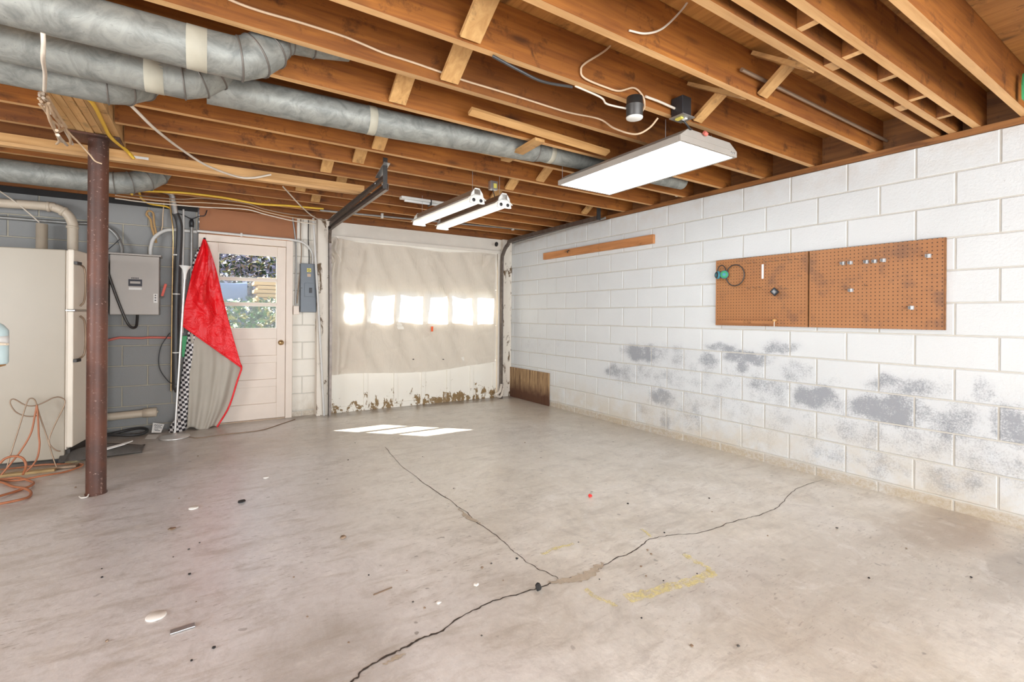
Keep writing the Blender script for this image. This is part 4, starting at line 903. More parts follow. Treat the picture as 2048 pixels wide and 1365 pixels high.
tag(MB().box(.822, .885, YB-.06, YB-.001, 1.20, 1.30).build('outlet_box', 'cream_door', bevel=.004), 'small cream outlet box left of the bottom of the dark breaker panel', 'electrical box')
g = 'white conduits on the back wall'
wire('conduit', [(-.115, YD-.035, 2.075), (.2, YD-.035, 2.073), (.60, YD-.035, 2.068), (.80, YD-.035, 2.066), (.93, YD-.03, 2.04), (1.015, YD-.02, 1.95), (1.03, YD-.02, 1.86), (1.03, YD-.02, 1.80)], .0135, 'conduit_paint', 'white conduit over the entry door bending down into the breaker panel', 'conduit', n=8, seg=12)
MB().box(.28, .30, YD-.054, YD-.018, 2.055, 2.09).build('strap', 'conduit_paint', bpy.data.objects['conduit'])
for i, (x, r_, lab) in enumerate(((.842, .009, 'thin grey cable dropping down the cream wall right of the entry door'), (.90, .006, 'brown cable running down beside the breaker panel'), (.985, .006, 'thin dark cable dropping to the top of the breaker panel'))):
    zz = (1.31, 1.33, 1.80)[i]; wire('wall_cable', [(x-.03*(i == 0), YB-.02, 2.34), (x, YB-.02, 2.1), (x+.01, YB-.02, 1.9), (x+.01 if i != 1 else .865, YB-.02, zz)], r_, ('track_grey', 'wire_brown', 'dark_metal')[i], lab, 'cable')
# big grey disconnect box on grey wall
t = thing('transfer_switch', 'large beige-grey metal switch box with a red lever on the grey block wall', 'electrical panel', (-.62, YB-.1, 1.48))
YX = 5.90
MB().box(-.808, -.428, YX, YB-.001, 1.185, 1.765).build('cabinet', 'panel_grey', t, bevel=.005)
MB().box(-.826, -.412, YX-.014, YB-.001, 1.766, 1.782).build('rain_lid', 'panel_grey', t, bevel=.002)
lb = MB().box(-.668, -.562, YX-.0016, YX-.0003, 1.425, 1.555).build('rating_label', 'panel_grey', t)
MB().box(-.668, -.562, YX-.0030, YX-.0018, 1.465, 1.532).build('label_print', 'ink', lb); MB().box(-.655, -.575, YX-.0044, YX-.0032, 1.49, 1.512).build('label_stripe', 'panel_grey', lb)
MB().box(-.665, -.565, YX-.0030, YX-.0018, 1.43, 1.452).build('label_footer', 'paper', lb)
for i in range(5): MB().box(-.645+i*.012, -.637+i*.012, YX-.0030, YX-.0018, 1.537, 1.55).build('letter', 'ink', lb)
MB().box(-.472, -.440, YX-.0016, YX-.0003, 1.305, 1.395).build('lever_label', 'paper', t)
for a_, b_ in ((1.375, 1.385), (1.35, 1.36), (1.325, 1.335)): MB().box(-.462, -.450, YX-.0026, YX-.0017, a_, b_).build('letter', 'ink', t)
MB().bar((-.424, YX+.07, 1.35), (-.395, YX+.05, 1.375), .02, .01).build('lever_arm', 'galv_small', t)
MB().bar((-.405, YX+.03, 1.375), (-.375, YX+.03, 1.50), .022, .016, up=(0, 1, 0)).build('red_lever', 'red_paint', t, bevel=.003)
# conduits round that box
wire('conduit', [(-5.1, YB-.03, 2.06), (-1.6, YB-.03, 2.05), (-.97, YB-.03, 2.06), (-.86, YB-.04, 2.045), (-.775, YB-.06, 1.965), (-.735, YB-.08, 1.86), (-.73, YB-.09, 1.782)], .017, 'conduit_paint', 'grey conduit along the grey wall arching down into the left of the switch box', 'conduit', seg=12, n=8).data.materials[0] = MATS['track_grey']
wire('conduit', [(-.505, YB-.09, 1.782), (-.503, YB-.09, 1.87), (-.475, YB-.08, 1.97), (-.40, YB-.06, 2.045), (-.31, YB-.04, 2.07), (-.12, YB-.035, 2.07)], .017, 'conduit_paint', 'white conduit arching from the right top of the switch box toward the entry door', 'conduit', seg=12, n=8)
wire('flex_conduit', [(-.845, YX+.02, 1.72), (-.82, YX-.03, 1.60), (-.75, YX-.04, 1.35), (-.68, YX-.03, 1.13), (-.64, YX, 1.06), (-.61, YX+.03, 1.07), (-.605, YX+.06, 1.13), (-.605, YX+.08, 1.187)], .012, 'dark_metal', 'dark flexible conduit looping diagonally across and under the switch box', 'conduit', n=8, seg=10)
wire('thin_wire', [(-.85, YX+.1, 1.80), (-.78, YX+.08, 1.88), (-.745, YX+.06, 1.92)], .004, 'black_plastic', 'short black wire poking up left of the switch box', 'cable')
# PVC pipes
wire('vent_pipe', [(-5.1, 5.95, 2.135), (-2.2, 5.95, 2.15), (-1.30, 5.95, 2.172), (-1.21, 5.95, 2.168), (-1.13, 5.95, 2.125), (-1.09, 5.95, 2.05), (-1.083, 5.95, 1.95), (-1.083, 5.95, 1.5), (-1.083, 5.95, .02)], .040, 'pvc', 'thick cream plastic pipe with elbow coming down behind the refrigerator', 'pipe', n=6, seg=24)
vp = bpy.data.objects['vent_pipe']
for c_, d_ in (((-1.25, 5.95, 2.171), (1, 0, 0)), ((-1.085, 5.95, 2.0), (0, 0, 1)), ((-1.15, 5.95, 2.14), (1, 0, -.6))): MB().lathe([(.040, -.012), (.046, -.01), (.046, .01), (.040, .012)], c_, d_, 24).build('coupling', 'pvc', vp)
t = MB().lathe([(.040, .02), (.040, 2.01), (.033, 2.01), (.033, .3)], (-1.295, 5.96, 0), seg=24).build('pipe_stub', 'pvc'); tag(t, 'open upright plastic pipe stub standing behind the refrigerator, left of the elbow pipe', 'pipe')
wire('thin_wire', [(-1.6, 5.8, 2.3), (-1.48, 5.9, 2.2), (-1.38, 5.93, 2.1), (-1.31, 5.95, 2.02)], .006, 'cable_bright', 'pale cable dropping into the open pipe stub', 'cable')
wire('drain_pipe', [(-1.6, 6.01, .175), (-.86, 6.01, .185), (-.50, 6.01, .195), (-.475, 6.01, .196)], .038, 'pvc', 'horizontal cream plastic pipe low on the grey wall behind the steel post', 'pipe', seg=20)
dp = bpy.data.objects['drain_pipe']; MB().lathe([(.038, -.06), (.046, -.058), (.046, .05), (.03, .055), (0, .055)], (-.50, 6.01, .195), (1, 0, 0), 20).build('end_cap', 'pvc', dp)
wire('red_rope', [(-.95, YB-.03, .90), (-.86, YB-.03, .925), (-.76, YB-.03, .955), (-.70, YB-.03, .955), (-.58, YB-.03, .95), (-.5, YB-.03, .955), (-.33, YB-.03, .948)], .012, 'red_line', 'red rope hanging horizontally across the grey wall below the switch box', 'cord', n=8)
# black insulated drop hose with companions
t = thing('insulated_hose', 'thick black insulated pipe dropping down the grey wall left of the entry door', 'hose', (-.29, 5.92, 0))
p = smooth_path([(-.40, 5.72, 2.40), (-.335, 5.80, 2.395), (-.315, 5.84, 2.33), (-.30, 5.90, 2.22)], 6); MB().tube(p, .026, 14).build('foil_sleeve', 'galv_small', t)
MB().tube(smooth_path([(-.30, 5.90, 2.22), (-.272, 5.93, 2.14), (-.265, 5.94, 2.0), (-.285, 5.95, 1.5), (-.29, 5.95, .9), (-.285, 5.96, .44)], 6), [.029]*0 or .029, 16).build('sleeve', 'black_hose', t)
MB().lathe([(.0, -.05), (.012, -.05), (.018, -.03), (.034, -.01), (.034, .03), (.029, .04)], (-.285, 5.96, .44), (0, 0, 1), 16).build('end_boot', 'black_hose', t)
for z in (1.80, 1.40, .80): MB().lathe([(.029, -.006), (.033, -.005), (.033, .005), (.029, .006)], (-.288, 5.95, z), (0, 0, 1), 16).build('tie_band', 'fixture_white', t)
wire('thin_pipe', [(-.345, 5.85, 2.36), (-.335, 5.93, 2.2), (-.32, 5.99, 2.0), (-.325, 6.0, 1.5), (-.33, 6.01, .4)], .007, 'brass', 'thin copper tube running down left of the black insulated pipe', 'pipe', seg=8)
wire('thin_pipe', [(-.235, 5.97, 2.28), (-.235, 5.99, 2.0), (-.24, 6.0, 1.5), (-.235, 6.0, 1.0)], .009, 'conduit_paint', 'pale tube running down right of the black insulated pipe', 'pipe', seg=8)
wire('conduit', [(-.165, 6.02, 2.12), (-.165, 6.02, 1.7), (-.165, 6.02, 1.2), (-.165, 6.02, .4)], .014, 'track_grey', 'grey conduit beside the door casing topped by a black cable gland', 'conduit', seg=12)
gl = MB().lathe([(.010, 0), (.020, .0), (.022, .05), (.014, .085), (0, .09)], (-.165, 6.02, 2.11), (0, 0, 1), 14).build('cable_gland', 'black_plastic', bpy.data.objects['conduit.003'] if 'conduit.003' in bpy.data.objects else None)
wire('thin_wire', [(-.30, 5.99, 2.24), (-.24, 6.02, 2.23), (-.165, 6.02, 2.20), (-.10, 6.03, 2.235), (-.05, 6.03, 2.25), (-.03, 6.04, 2.31)], .005, 'black_plastic', 'black wire forming a Y above the cable gland left of the brown panel', 'cable')
wire('thin_wire', [(-.345, 6.04, 1.0), (-.42, 6.02, .85), (-.43, 6.02, .65), (-.35, 6.0, .5), (-.30, 5.99, .48)], .004, 'black_plastic', 'thin black wire curling on the grey wall at the foot of the insulated pipe', 'cable')
# bundle of twine on wall, short wires
t = wire('twine_bundle', [(-.545, 6.03, 2.20), (-.51, 6.02, 2.15), (-.50, 6.02, 2.08), (-.475, 6.02, 1.98), (-.465, 6.03, 1.92)], .012, 'twine', 'looped bundle of tan twine hanging above the switch box', 'twine')
MB().tube(smooth_path([(-.545, 6.03, 2.20), (-.53, 6.02, 2.235), (-.49, 6.02, 2.22), (-.48, 6.02, 2.12), (-.455, 6.02, 1.98)], 6), .009, 8).build('loop', 'twine', t)
wire('thin_wire', [(-.40, 6.0, 2.33), (-.41, 6.03, 2.2), (-.415, 6.03, 2.08), (-.44, 6.03, 2.0), (-.46, 6.02, 1.97)], .005, 'cable_white', 'pale cable dropping from the joists to the right conduit arch', 'cable')

# ================================================================== CEILING CABLES
gj = None
def Yw(pts, Y): return [onY(x, y, Y) for x, y in pts]
wire('joist_cable', Yw([(380, -40), (461, 0), (520, 22), (600, 45), (682, 71), (720, 86), (770, 107), (820, 123), (875, 142), (925, 160), (985, 178), (1050, 198), (1133, 224), (1198, 238)], 2.194)+[onY(1229, 257, 2.10), onY(1270, 268.6, 1.98), onY(1298, 256.5, 1.92), onY(1316, 236, 1.87)], .0055, 'cable_white', 'long pale cable stapled along the joist above the ducts, dipping by the large light', 'cable')
wire('joist_cable', [onY(1385, -25, 1.36), onY(1377, 0, 1.37), onY(1360, 24, 1.38), onY(1325, 57, 1.39), onY(1291, 67, 1.40), onY(1258, 61, 1.42)], .0045, 'cable_bright', 'pale cable looping out of a joist hole at the top edge of view', 'cable')
wire('joist_cable', Yw([(1232, 76), (1212, 100), (1170, 127), (1162, 141), (1170, 157), (1215, 176), (1239, 182), (1268, 176), (1286, 193), (1289, 213)], 1.806)+[onY(1285, 222, 1.79)], .005, 'cable_white', 'looping cable stapled on the joist and running into the round box', 'cable')
wire('joist_cable', Yw([(1291, 193), (1320, 204), (1349, 217)], 1.79), .007, 'cable_bright', 'short thick pale cable entering the black junction box', 'cable')
wire('joist_cable', [onY(1150, 172, 1.86), onY(1201, 194.6, 1.84), onY(1212, 207, 1.82), onY(1232, 213, 1.80), onY(1252, 217, 1.79)], .005, 'cable_bright', 'pale cable approaching the round box from the left', 'cable')
wire('joist_cable', [onY(985, 112, 1.84), onY(1037, 140, 1.815), onY(1085, 163, 1.81), onY(1144, 174, 1.83)], .007, 'black_hose', 'sagging black cable under the joist left of the round box', 'cable')
tag(MB().tube([(2.255, 1.398, ZJ+.083), (rx(1.4)-.02, 1.398, ZJ+.083)], .010, 12).build('joist_conduit', 'wire_brown'), 'thin metal conduit running along the joist side to the white wall', 'conduit')
wire('white_cable', [onY(228, 180, 3.06), onY(265, 214, 3.12), onY(310, 258, 3.35), onY(360, 297, 3.75), onY(413, 331, 4.05), onY(472, 353, 4.24), onY(505, 356, 4.27), onY(542, 349.5, 4.28)], .008, 'cable_bright', 'long white cable swooping from the duct elbow down to the pale ledger board', 'cable')
wire('white_cable', [onY(86, 66, 2.0), onY(87, 90, 2.02), onY(86, 120, 2.10), onY(90, 148, 2.35), onY(89, 182, 2.64)], .006, 'cable_bright', 'white cord hanging in front of the three ducts', 'cable')
wire('white_cable', [onY(566, 373.5, 4.6), onY(602.5, 413, 5.1), onY(630, 435.5, 5.5), onY(654, 441, 5.75), onY(668, 430, 5.6)], .006, 'cable_bright', 'white cable drooping above the right side of the entry door to the left track', 'cable')
wire('yellow_cable', [onZ(150, 188, 2.348), onZ(168, 193, 2.345), onZ(186, 207, 2.345), onZ(207, 248, 2.342), onZ(222, 275, 2.342), (-.50, 4.27, 2.345), (-.46, 4.30, 2.30)], .011, 'cable_yellow', 'thick yellow cable crossing the underside of the post beam', 'cable')
wire('yellow_cable', [onY(262, 390, 5.62), onY(275, 382.5, 5.62), onY(330, 384, 5.62), onY(379, 387, 5.62), onY(450, 396, 5.62), onY(516, 408, 5.62), onY(580, 412, 5.62), onY(647, 418, 5.62)], .011, 'cable_yellow', 'thick yellow cable running along the joists above the entry door', 'cable')
wire('yellow_cable', [onY(278, 384, 5.62), onY(284, 398, 5.75), onY(300, 408, 5.9), onY(335, 414, 5.95), onY(345, 424, 6.0)], .009, 'cable_yellow', 'yellow cable end curling down to the top of the grey wall', 'cable')
for i, (dy, rr, lab) in enumerate(((4, .006, 'upper thin brown cable sagging below the yellow cable'), (9, .005, 'middle thin cable sagging below the yellow cable'), (14, .006, 'lowest thin cable sagging below the yellow cable to the breaker panel'))):
    wire('joist_cable', [onY(230+x, y+dy*1.2, 5.64+i*.02) for x, y in ((0, 380), (60, 388), (130, 394), (180, 392+i*3), (260, 402), (300, 414-i), (350, 424), (400, 428+i*2))], rr, ('wire_brown', 'cable_white', 'cable_bright')[i], lab, 'cable', 'thin cables above the entry door')
# loose wire bundle at the beam
t = thing('wire_bundle', 'tangled bundle of loose cut cables dangling beside the post beam', 'wires', (-.80, 3.7, 2.3))
rb = random.Random(5)
paths = [[(78, 190), (88, 200), (95, 222), (103, 240), (112, 262), (122, 285)], [(84, 186), (93, 205), (104, 226), (118, 244), (132, 268), (145, 288)], [(77, 207), (90, 222), (104, 240), (118, 250), (120, 262), (113, 262)],
         [(80, 205), (96, 214), (108, 232), (124, 246), (128, 256), (113, 262)], [(92, 210), (97, 235), (104, 256), (113, 266), (122, 284)], [(98, 208), (106, 226), (117, 240), (128, 252), (138, 275), (143, 286)],
         [(88, 180), (92, 198), (97, 212), (104, 222), (115, 236)], [(82, 182), (90, 196), (96, 214), (110, 230), (124, 252)], [(100, 205), (112, 228), (125, 246), (133, 262), (150, 280)], [(113, 262), (122, 260), (127, 254)], [(114, 268), (118, 280), (113, 288)], [(117, 272), (125, 280), (134, 289)], [(80, 184), (84, 206), (100, 216), (112, 236), (120, 248)], [(86, 196), (100, 206), (104, 224), (96, 226)], [(96, 196), (108, 214), (122, 238), (132, 252), (128, 262)], [(75, 196), (92, 190), (100, 202), (90, 214)]]
for i, pp in enumerate(paths):
    w3 = []
    for j, (x, y) in enumerate(pp): w3.append(onY(x+rb.uniform(-2, 2), y+rb.uniform(-2, 2), 3.35+.75*j/(len(pp)-1)*min(1, (pp[-1][1]-180)/110)+rb.uniform(-.03, .03)))
    MB().tube(smooth_path(w3, 5), rb.choice((.006, .007, .008)), 6).build('loose_cable', rb.choice(['cable_bright', 'cable_white', 'cable_bright']), t)
wire('white_cable', [onY(118, 240, 3.7), onY(135, 262, 3.85), onY(160, 288, 3.98), onY(180, 310, 4.04), onY(190, 322, 4.06), onY(204, 328, 4.07)], .005, 'cable_white', 'thin cable trailing from the loose bundle across the top of the steel post', 'cable')
# conduit along the far joists
a, c = onY(640, 421, 5.62), onY(1125, 467, 5.62)
t = MB().tube([a, c], .012, 12).build('far_conduit', 'track_grey'); tag(t, 'straight grey conduit running under the far joists above the garage door', 'conduit')
for x in (765, 1027): q = onY(x, 421+(x-640)*.0948, 5.60); MB().box(q.x-.012, q.x+.012, 5.60, 5.635, q.z-.02, q.z+.035).build('pipe_strap', 'fixture_white', t)

# ================================================================== REFRIGERATOR
ANG = math.radians(9); A0 = Vector((-.975, 5.125, 0)); e1 = Vector((math.sin(ANG), math.cos(ANG), 0)); e2 = Vector((-math.cos(ANG), math.sin(ANG), 0))
FM = Matrix(((e2.x, e1.x, 0, A0.x), (e2.y, e1.y, 0, A0.y), (0, 0, 1, 0), (0, 0, 0, 1)))   # x = depth to the left, y = along front, z up
t = thing('refrigerator', 'almond top-freezer refrigerator at the left edge behind the steel post', 'refrigerator', A0)
def fb(x0, x1, y0, y1, z0, z1, name, mat, bev=0, par=None):
    return MB().box(x0, x1, y0, y1, z0, z1, M=FM).build(name, mat, par or t, bev)
fb(0, .66, 0, .74, .03, 1.705, 'cabinet', 'fridge_almond', .008)
fb(-.010, -.001, .01, .73, .10, 1.70, 'gasket', 'fridge_gasket')
fd = fb(-.052, -.011, 0, .74, 1.225, 1.712, 'freezer_door', 'fridge_front', .01); rd = fb(-.052, -.011, 0, .74, .115, 1.212, 'fridge_door', 'fridge_front', .01)
fb(-.03, -.001, .02, .72, .0, .10, 'toe_grille', 'dark_metal', .002)
def fp(x, y, z): return FM @ Vector((x, y, z))
h1 = MB().tube(smooth_path([fp(-.060, .085, 1.60), fp(-.092, .08, 1.56), fp(-.095, .095, 1.42), fp(-.082, .11, 1.30), fp(-.057, .11, 1.255)], 5), .007, 10).build('handle', 'wire_brown', fd)
fb(-.075, -.0525, -.002, .085, 1.59, 1.615, 'handle_bracket', 'dark_metal', .002, fd)
h2 = MB().tube(smooth_path([fp(-.057, .11, 1.175), fp(-.085, .11, 1.13), fp(-.097, .10, .98), fp(-.092, .085, .86), fp(-.06, .085, .82)], 5), .007, 10).build('handle', 'wire_brown', rd)
fb(-.075, -.0525, -.002, .085, .80, .825, 'handle_bracket', 'dark_metal', .002, rd)
for z in (1.218,): fb(-.06, -.002, .0, .03, z-.005, z+.005, 'hinge', 'galv_small', .001)
for x, y, z in ((.03, .0, .0), (.6, 0, 0)): fb(x, x+.04, .01, .05, 0, .029, 'foot', 'black_plastic')

# ================================================================== SLEEPING BAG, BLANKET, LAMP
def lerp_path(P, v):
    n = len(P)-1; k = min(int(v*n), n-1); f_ = v*n-k; return P[k]*(1-f_)+P[k+1]*f_
def drape(Lp, Rp, folds, amp, nu=40, nv=60, seed=1):
    L = smooth_path(Lp, 6); R_ = smooth_path(Rp, 6); r_ = random.Random(seed); ph_ = [r_.uniform(0, 6.28) for _ in range(4)]
    def fn(u, v):
        a = lerp_path(L, v); c_ = lerp_path(R_, v); p_ = a*(1-u)+c_*u
        w_ = min(1, v*2.5+.12)
        y = -amp*w_*(.6*math.sin(u*folds*6.28+ph_[0]+v*1.5)+.3*math.sin(u*folds*2.3*6.28+ph_[1]-v*4)+.25*math.sin(v*13+u*7+ph_[2]))
        bulge = -.05*math.sin(u*math.pi)*w_
        return (p_.x, p_.y+y+bulge, p_.z)
    return fn
YS = 5.90
def ys(pts, Y=YS): return [onY(x, y, Y) for x, y in pts]
t = thing('sleeping_bag', 'red sleeping bag with grey lining hung by one corner beside the entry door', 'sleeping bag', (.05, YS, 0))
redL = ys([(407, 479), (400, 500), (388, 535), (378, 575), (369, 615), (366, 652)]); redR = ys([(411, 480), (421, 505), (433, 545), (446, 600), (462, 660), (484, 736)])
f0 = drape(redL, redR, .8, .030, seed=2)
def f1(u, v):
    x, y, z = f0(u, v); k = min(1, v*3)*math.sin(math.pi*min(max(u, .02), .98))
    y -= k*(.022*math.sin(7*u+9*v)+.016*math.sin(15*v-8*u+1)+.010*math.sin(23*u+19*v)); return (x, y-.02*math.sin(v*math.pi), z)
MB().grid(f1, 60, 90).build('red_shell', 'red_nylon', t, solid=.006)
linL = ys([(382, 655), (381, 700), (379, 750), (377, 800), (374, 858)], 5.93); linR = ys([(480, 728), (483, 738), (474, 765), (458, 815), (434, 855)], 5.93)
f2 = drape(linL, linR, 2.6, .02, seed=8)
def f2b(u, v): x, y, z = f2(u, v); return (x, y, z+(1-u)*0+.02*math.sin(u*9)*v)
MB().grid(f2b, 50, 50).build('lining', 'grey_lining', t, solid=.004)
edge = [Vector(f2b(1, v/14))+Vector((0, -.01, 0)) for v in range(15)]
MB().tube(edge, .009, 8).build('red_hem', 'red_nylon', t)
edge = [Vector(f1(u/20, 1))+Vector((0, -.004, 0)) for u in range(21)]; MB().tube(edge, .008, 8).build('shell_hem', 'red_nylon', t)
MB().lathe([(0, -.01), (.012, 0), (.012, .015), (0, .02)], onY(409, 478, YS+.02), (0, -1, 0), 12).build('hanging_loop', 'black_plastic', t)
t = thing('checkered_blanket', 'black and white checkered blanket hanging behind the red sleeping bag', 'blanket', (-.1, 5.96, 0))
f3 = drape(ys([(402, 488), (386, 525), (380, 600), (376, 665), (365, 740), (356, 810), (348, 862)], 5.97), ys([(408, 486), (398, 520), (400, 600), (396, 668), (388, 740), (381, 800), (374, 862)], 5.97), 1.2, .010, seed=3)
MB().grid(f3, 16, 70).build('cloth', 'checkered_cloth', t, solid=.003)
f4 = drape(ys([(352, 838), (342, 850), (336, 866)], 5.90), ys([(372, 845), (370, 855), (368, 868)], 5.90), 1.2, .010, seed=5); MB().grid(f4, 12, 12).build('trailing_corner', 'checkered_cloth', t, solid=.003)
a = onY(371, 695, 5.99); tag(MB().box(a.x-.03, a.x+.03, 5.965, 5.985, a.z-.10, a.z+.12).build('green_board', 'green_cloth', bevel=.004), 'strip of green material behind the floor lamp pole beside the checkered blanket', 'panel')
# floor lamp
LB = Vector((-.275, 5.60, 0))
t = thing('floor_lamp', 'silver torchiere floor lamp leaning slightly in front of the grey wall', 'floor lamp', LB)
MB().lathe([(0, 0), (.118, 0), (.125, .006), (.122, .016), (.07, .028), (.02, .036), (.014, .05), (0, .05)], LB, seg=40).build('base', 'lamp_silver', t)
top = onY(370, 548, 5.60)
MB().tube([LB+Vector((.0, 0, .04)), LB*.55+top*.45, top], .0095, 14).build('pole', 'lamp_silver', t)
dd = (top-LB).normalized(); MB().lathe([(.011, -.05), (.014, 0), (.024, .045), (.048, .078), (.053, .082), (.045, .078), (.018, .045), (.001, .03)], top-dd*.005, dd, 30).build('shade', 'lamp_glass', t)
wire('power_cord', [LB+Vector((.10, -.02, .004)), onZ(400, 877)+Vector((0, 0, .004)), onZ(450, 870)+Vector((0, 0, .004)), onZ(520, 862)+Vector((0, 0, .004)), onZ(560, 850)+Vector((0, 0, .004)), onZ(590, 840)+Vector((0, 0, .004))], .004, 'wire_brown', None, '', parent=t)

# ================================================================== FLOOR CLUTTER AT LEFT
c = Vector((-.70, 5.93, .022)); ringp = [c+Vector((.16*math.cos(a)*1.15, .10*math.sin(a), .01+.015*math.sin(a*2))) for a in [i*2*math.pi/30 for i in range(31)]]
tag(MB().tube(ringp, .014, 10).build('black_hose', 'black_hose'), 'coiled dark hose lying on the floor against the grey wall', 'hose')
p = Vector((-.46, 5.90, 0)); t = thing('paper_sign', 'small white paper sign leaning against the grey wall foot', 'sign', p)
a = onY(303, 866, 5.90); c = onY(322, 867, 5.90); d_ = onY(329, 849, 5.97); e_ = onY(306, 846, 5.97)
a.z = max(a.z, .003); c.z = max(c.z, .003)
MB().prism([a, c, d_, e_], (0, -.002, .0005)).build('sheet', 'paper', t)
def on_sheet(u, v): return (a*(1-u)+c*u)*(1-v)+(e_*(1-u)+d_*u)*v+Vector((0, -.004, .002))
for v_, u0, u1 in ((.82, .15, .85), (.68, .15, .75), (.52, .2, .9), (.36, .2, .6), (.22, .3, .8)): MB().tube([on_sheet(u0+(u1-u0)*k/8, v_+.03*((k % 2)*2-1)) for k in range(9)], .0022, 5).build('marking', 'ink', t)
tag(MB().prism([onZ(290, 878)+Vector((0, 0, .001)), onZ(312, 878)+Vector((0, 0, .001)), onZ(318, 871)+Vector((0, 0, .001)), onZ(296, 870)+Vector((0, 0, .001))], (0, 0, .002)).build('paper_scrap', 'paper'), 'torn paper scrap on the floor below the paper sign', 'paper')
# rubber mat: curled
t = thing('rubber_mat', 'dark curled rubber mat lying on the floor between post and lamp', 'mat', (-.7, 5.2, 0))
A_ = [onZ(198, 922), onZ(240, 918), onZ(282, 911)]; B_ = [onZ(198, 897), onZ(240, 893), onZ(280, 886)]
def matfn(u, v):
    x = -1.0+.52*u; y = 5.065+.06*u+.02*math.sin(u*3); z = .008+.085*v*(.55+.45*math.sin(u*3.4+.2)); return (x, y+.11*v-.02*math.sin(v*3), z)
MB().grid(matfn, 30, 10).build('front_flap', 'rubber_dark', t, solid=.008)
MB().grid(lambda u, v: (-.995+.51*u, 5.17+.20*v+.05*u, .008+.05*(1-v)*(.5+.5*math.sin(u*3.4+.2))+.004*math.sin(u*20)), 30, 10).build('back_flap', 'rubber_dark', t, solid=.006)
tag(MB().prism([Vector((-.74, 5.10, .06)), Vector((-.60, 5.14, .085)), Vector((-.55, 5.20, .095)), Vector((-.72, 5.15, .07))], (0, .0, .006)).build('paper_strip', 'paper'), 'white paper strip lying on the rubber mat right of the post', 'paper')
# shingle-like strips beneath fridge door
t = thing('floor_strip', 'dark board with speckled foam edge lying under the refrigerator door', 'board', (-.9, 5.2, 0))
MB().prism([Vector((-.955, 5.06, .012)), Vector((-.80, 5.30, .012)), Vector((-.80, 5.42, .05)), Vector((-.945, 5.14, .05))], (0, .0, .02)).build('board', 'rubber_dark', t)
MB().prism([Vector((-.95, 5.00, .001)), Vector((-.78, 5.24, .001)), Vector((-.79, 5.31, .006)), Vector((-.955, 5.055, .006))], (0, 0, .012)).build('foam_strip', 'foam_edge', t)
for i, (a, c, wd, mt, lab) in enumerate((((-1.5, 5.03, .012), (-.86, 4.93, .012), .06, 'wire_brown', 'flat dark wooden strip lying under the front of the refrigerator side'), ((-1.6, 4.93, .008), (-.98, 4.90, .008), .05, 'lumber_tan', 'flat tan wooden strip lying on the floor below the wire stand'))):
    tag(MB().bar(a, c, wd, .016).build('wood_strip', mt), lab, 'wood strip')
# wire stand
t = thing('wire_stand', 'bent wire plant stand frame leaning on the refrigerator side', 'wire stand', (-1.2, 4.98, 0))
YW = 5.02
def wp(pts): return [onY(x*.2124, 740+y*.2124, YW-.10*((y-250)/700)) for x, y in pts]
for i, pp in enumerate(([(60, 940), (90, 830), (150, 640), (215, 430), (250, 320), (270, 280), (300, 270), (330, 290), (350, 350), (380, 450), (440, 630), (500, 830), (538, 930)],
                        [(370, 430), (280, 440), (200, 425), (140, 390), (100, 330), (98, 290), (125, 276), (160, 290), (225, 328), (290, 342), (360, 330), (440, 295), (500, 265), (560, 258), (610, 290), (600, 350), (540, 470), (480, 600), (462, 670), (480, 720), (530, 760), (570, 768)])):
    MB().tube(smooth_path(wp(pp), 5), .0045, 8).build('bent_rod', 'wire_brown', t)
for i, pp in enumerate(([(355, 330), (335, 430), (300, 590), (210, 750), (100, 890), (20, 985)], [(355, 330), (365, 440), (372, 600), (380, 700), (360, 820), (310, 900), (270, 940), (200, 1010)])):
    wire('extension_cord', [p+Vector((0, -.02, 0)) for p in wp(pp)], .006, 'cord_orange', ('orange extension cord hanging from the wire stand, left strand', 'orange extension cord hanging from the wire stand, right strand')[i], 'cord', n=6)
def fl(pts, dz=.008): return [onZ(x*.2124, 740+y*.2124)+Vector((0, 0, dz+.004*(i % 3))) for i, (x, y) in enumerate(pts)]
wire('extension_cord', fl([(-80, 1290), (60, 1270), (180, 1250), (270, 1210), (290, 1170), (230, 1140), (120, 1110), (30, 1080), (-60, 1070)])+fl([(-80, 1050), (60, 1045), (180, 1040), (280, 1058), (315, 1085), (280, 1120), (170, 1150), (60, 1190), (-60, 1230)]), .008, 'cord_orange', 'loosely coiled orange extension cord on the floor at the left edge', 'cord', n=8)
wire('extension_cord', fl([(-60, 1040), (150, 1060), (400, 1020), (600, 975), (740, 935), (780, 912), (740, 900), (600, 905), (400, 915), (200, 930), (0, 960)]), .007, 'cord_orange', 'orange cord running out from under the refrigerator and doubling back', 'cord', n=8)
wire('extension_cord', [onY(0, 927, 4.85), onY(10, 918, 4.85), onY(28, 913, 4.85), onY(45, 917, 4.85), onY(52, 932, 4.85), onY(46, 950, 4.80)], .008, 'cord_orange', 'raised loop of brown-orange cord at the left edge before the refrigerator', 'cord', n=8)
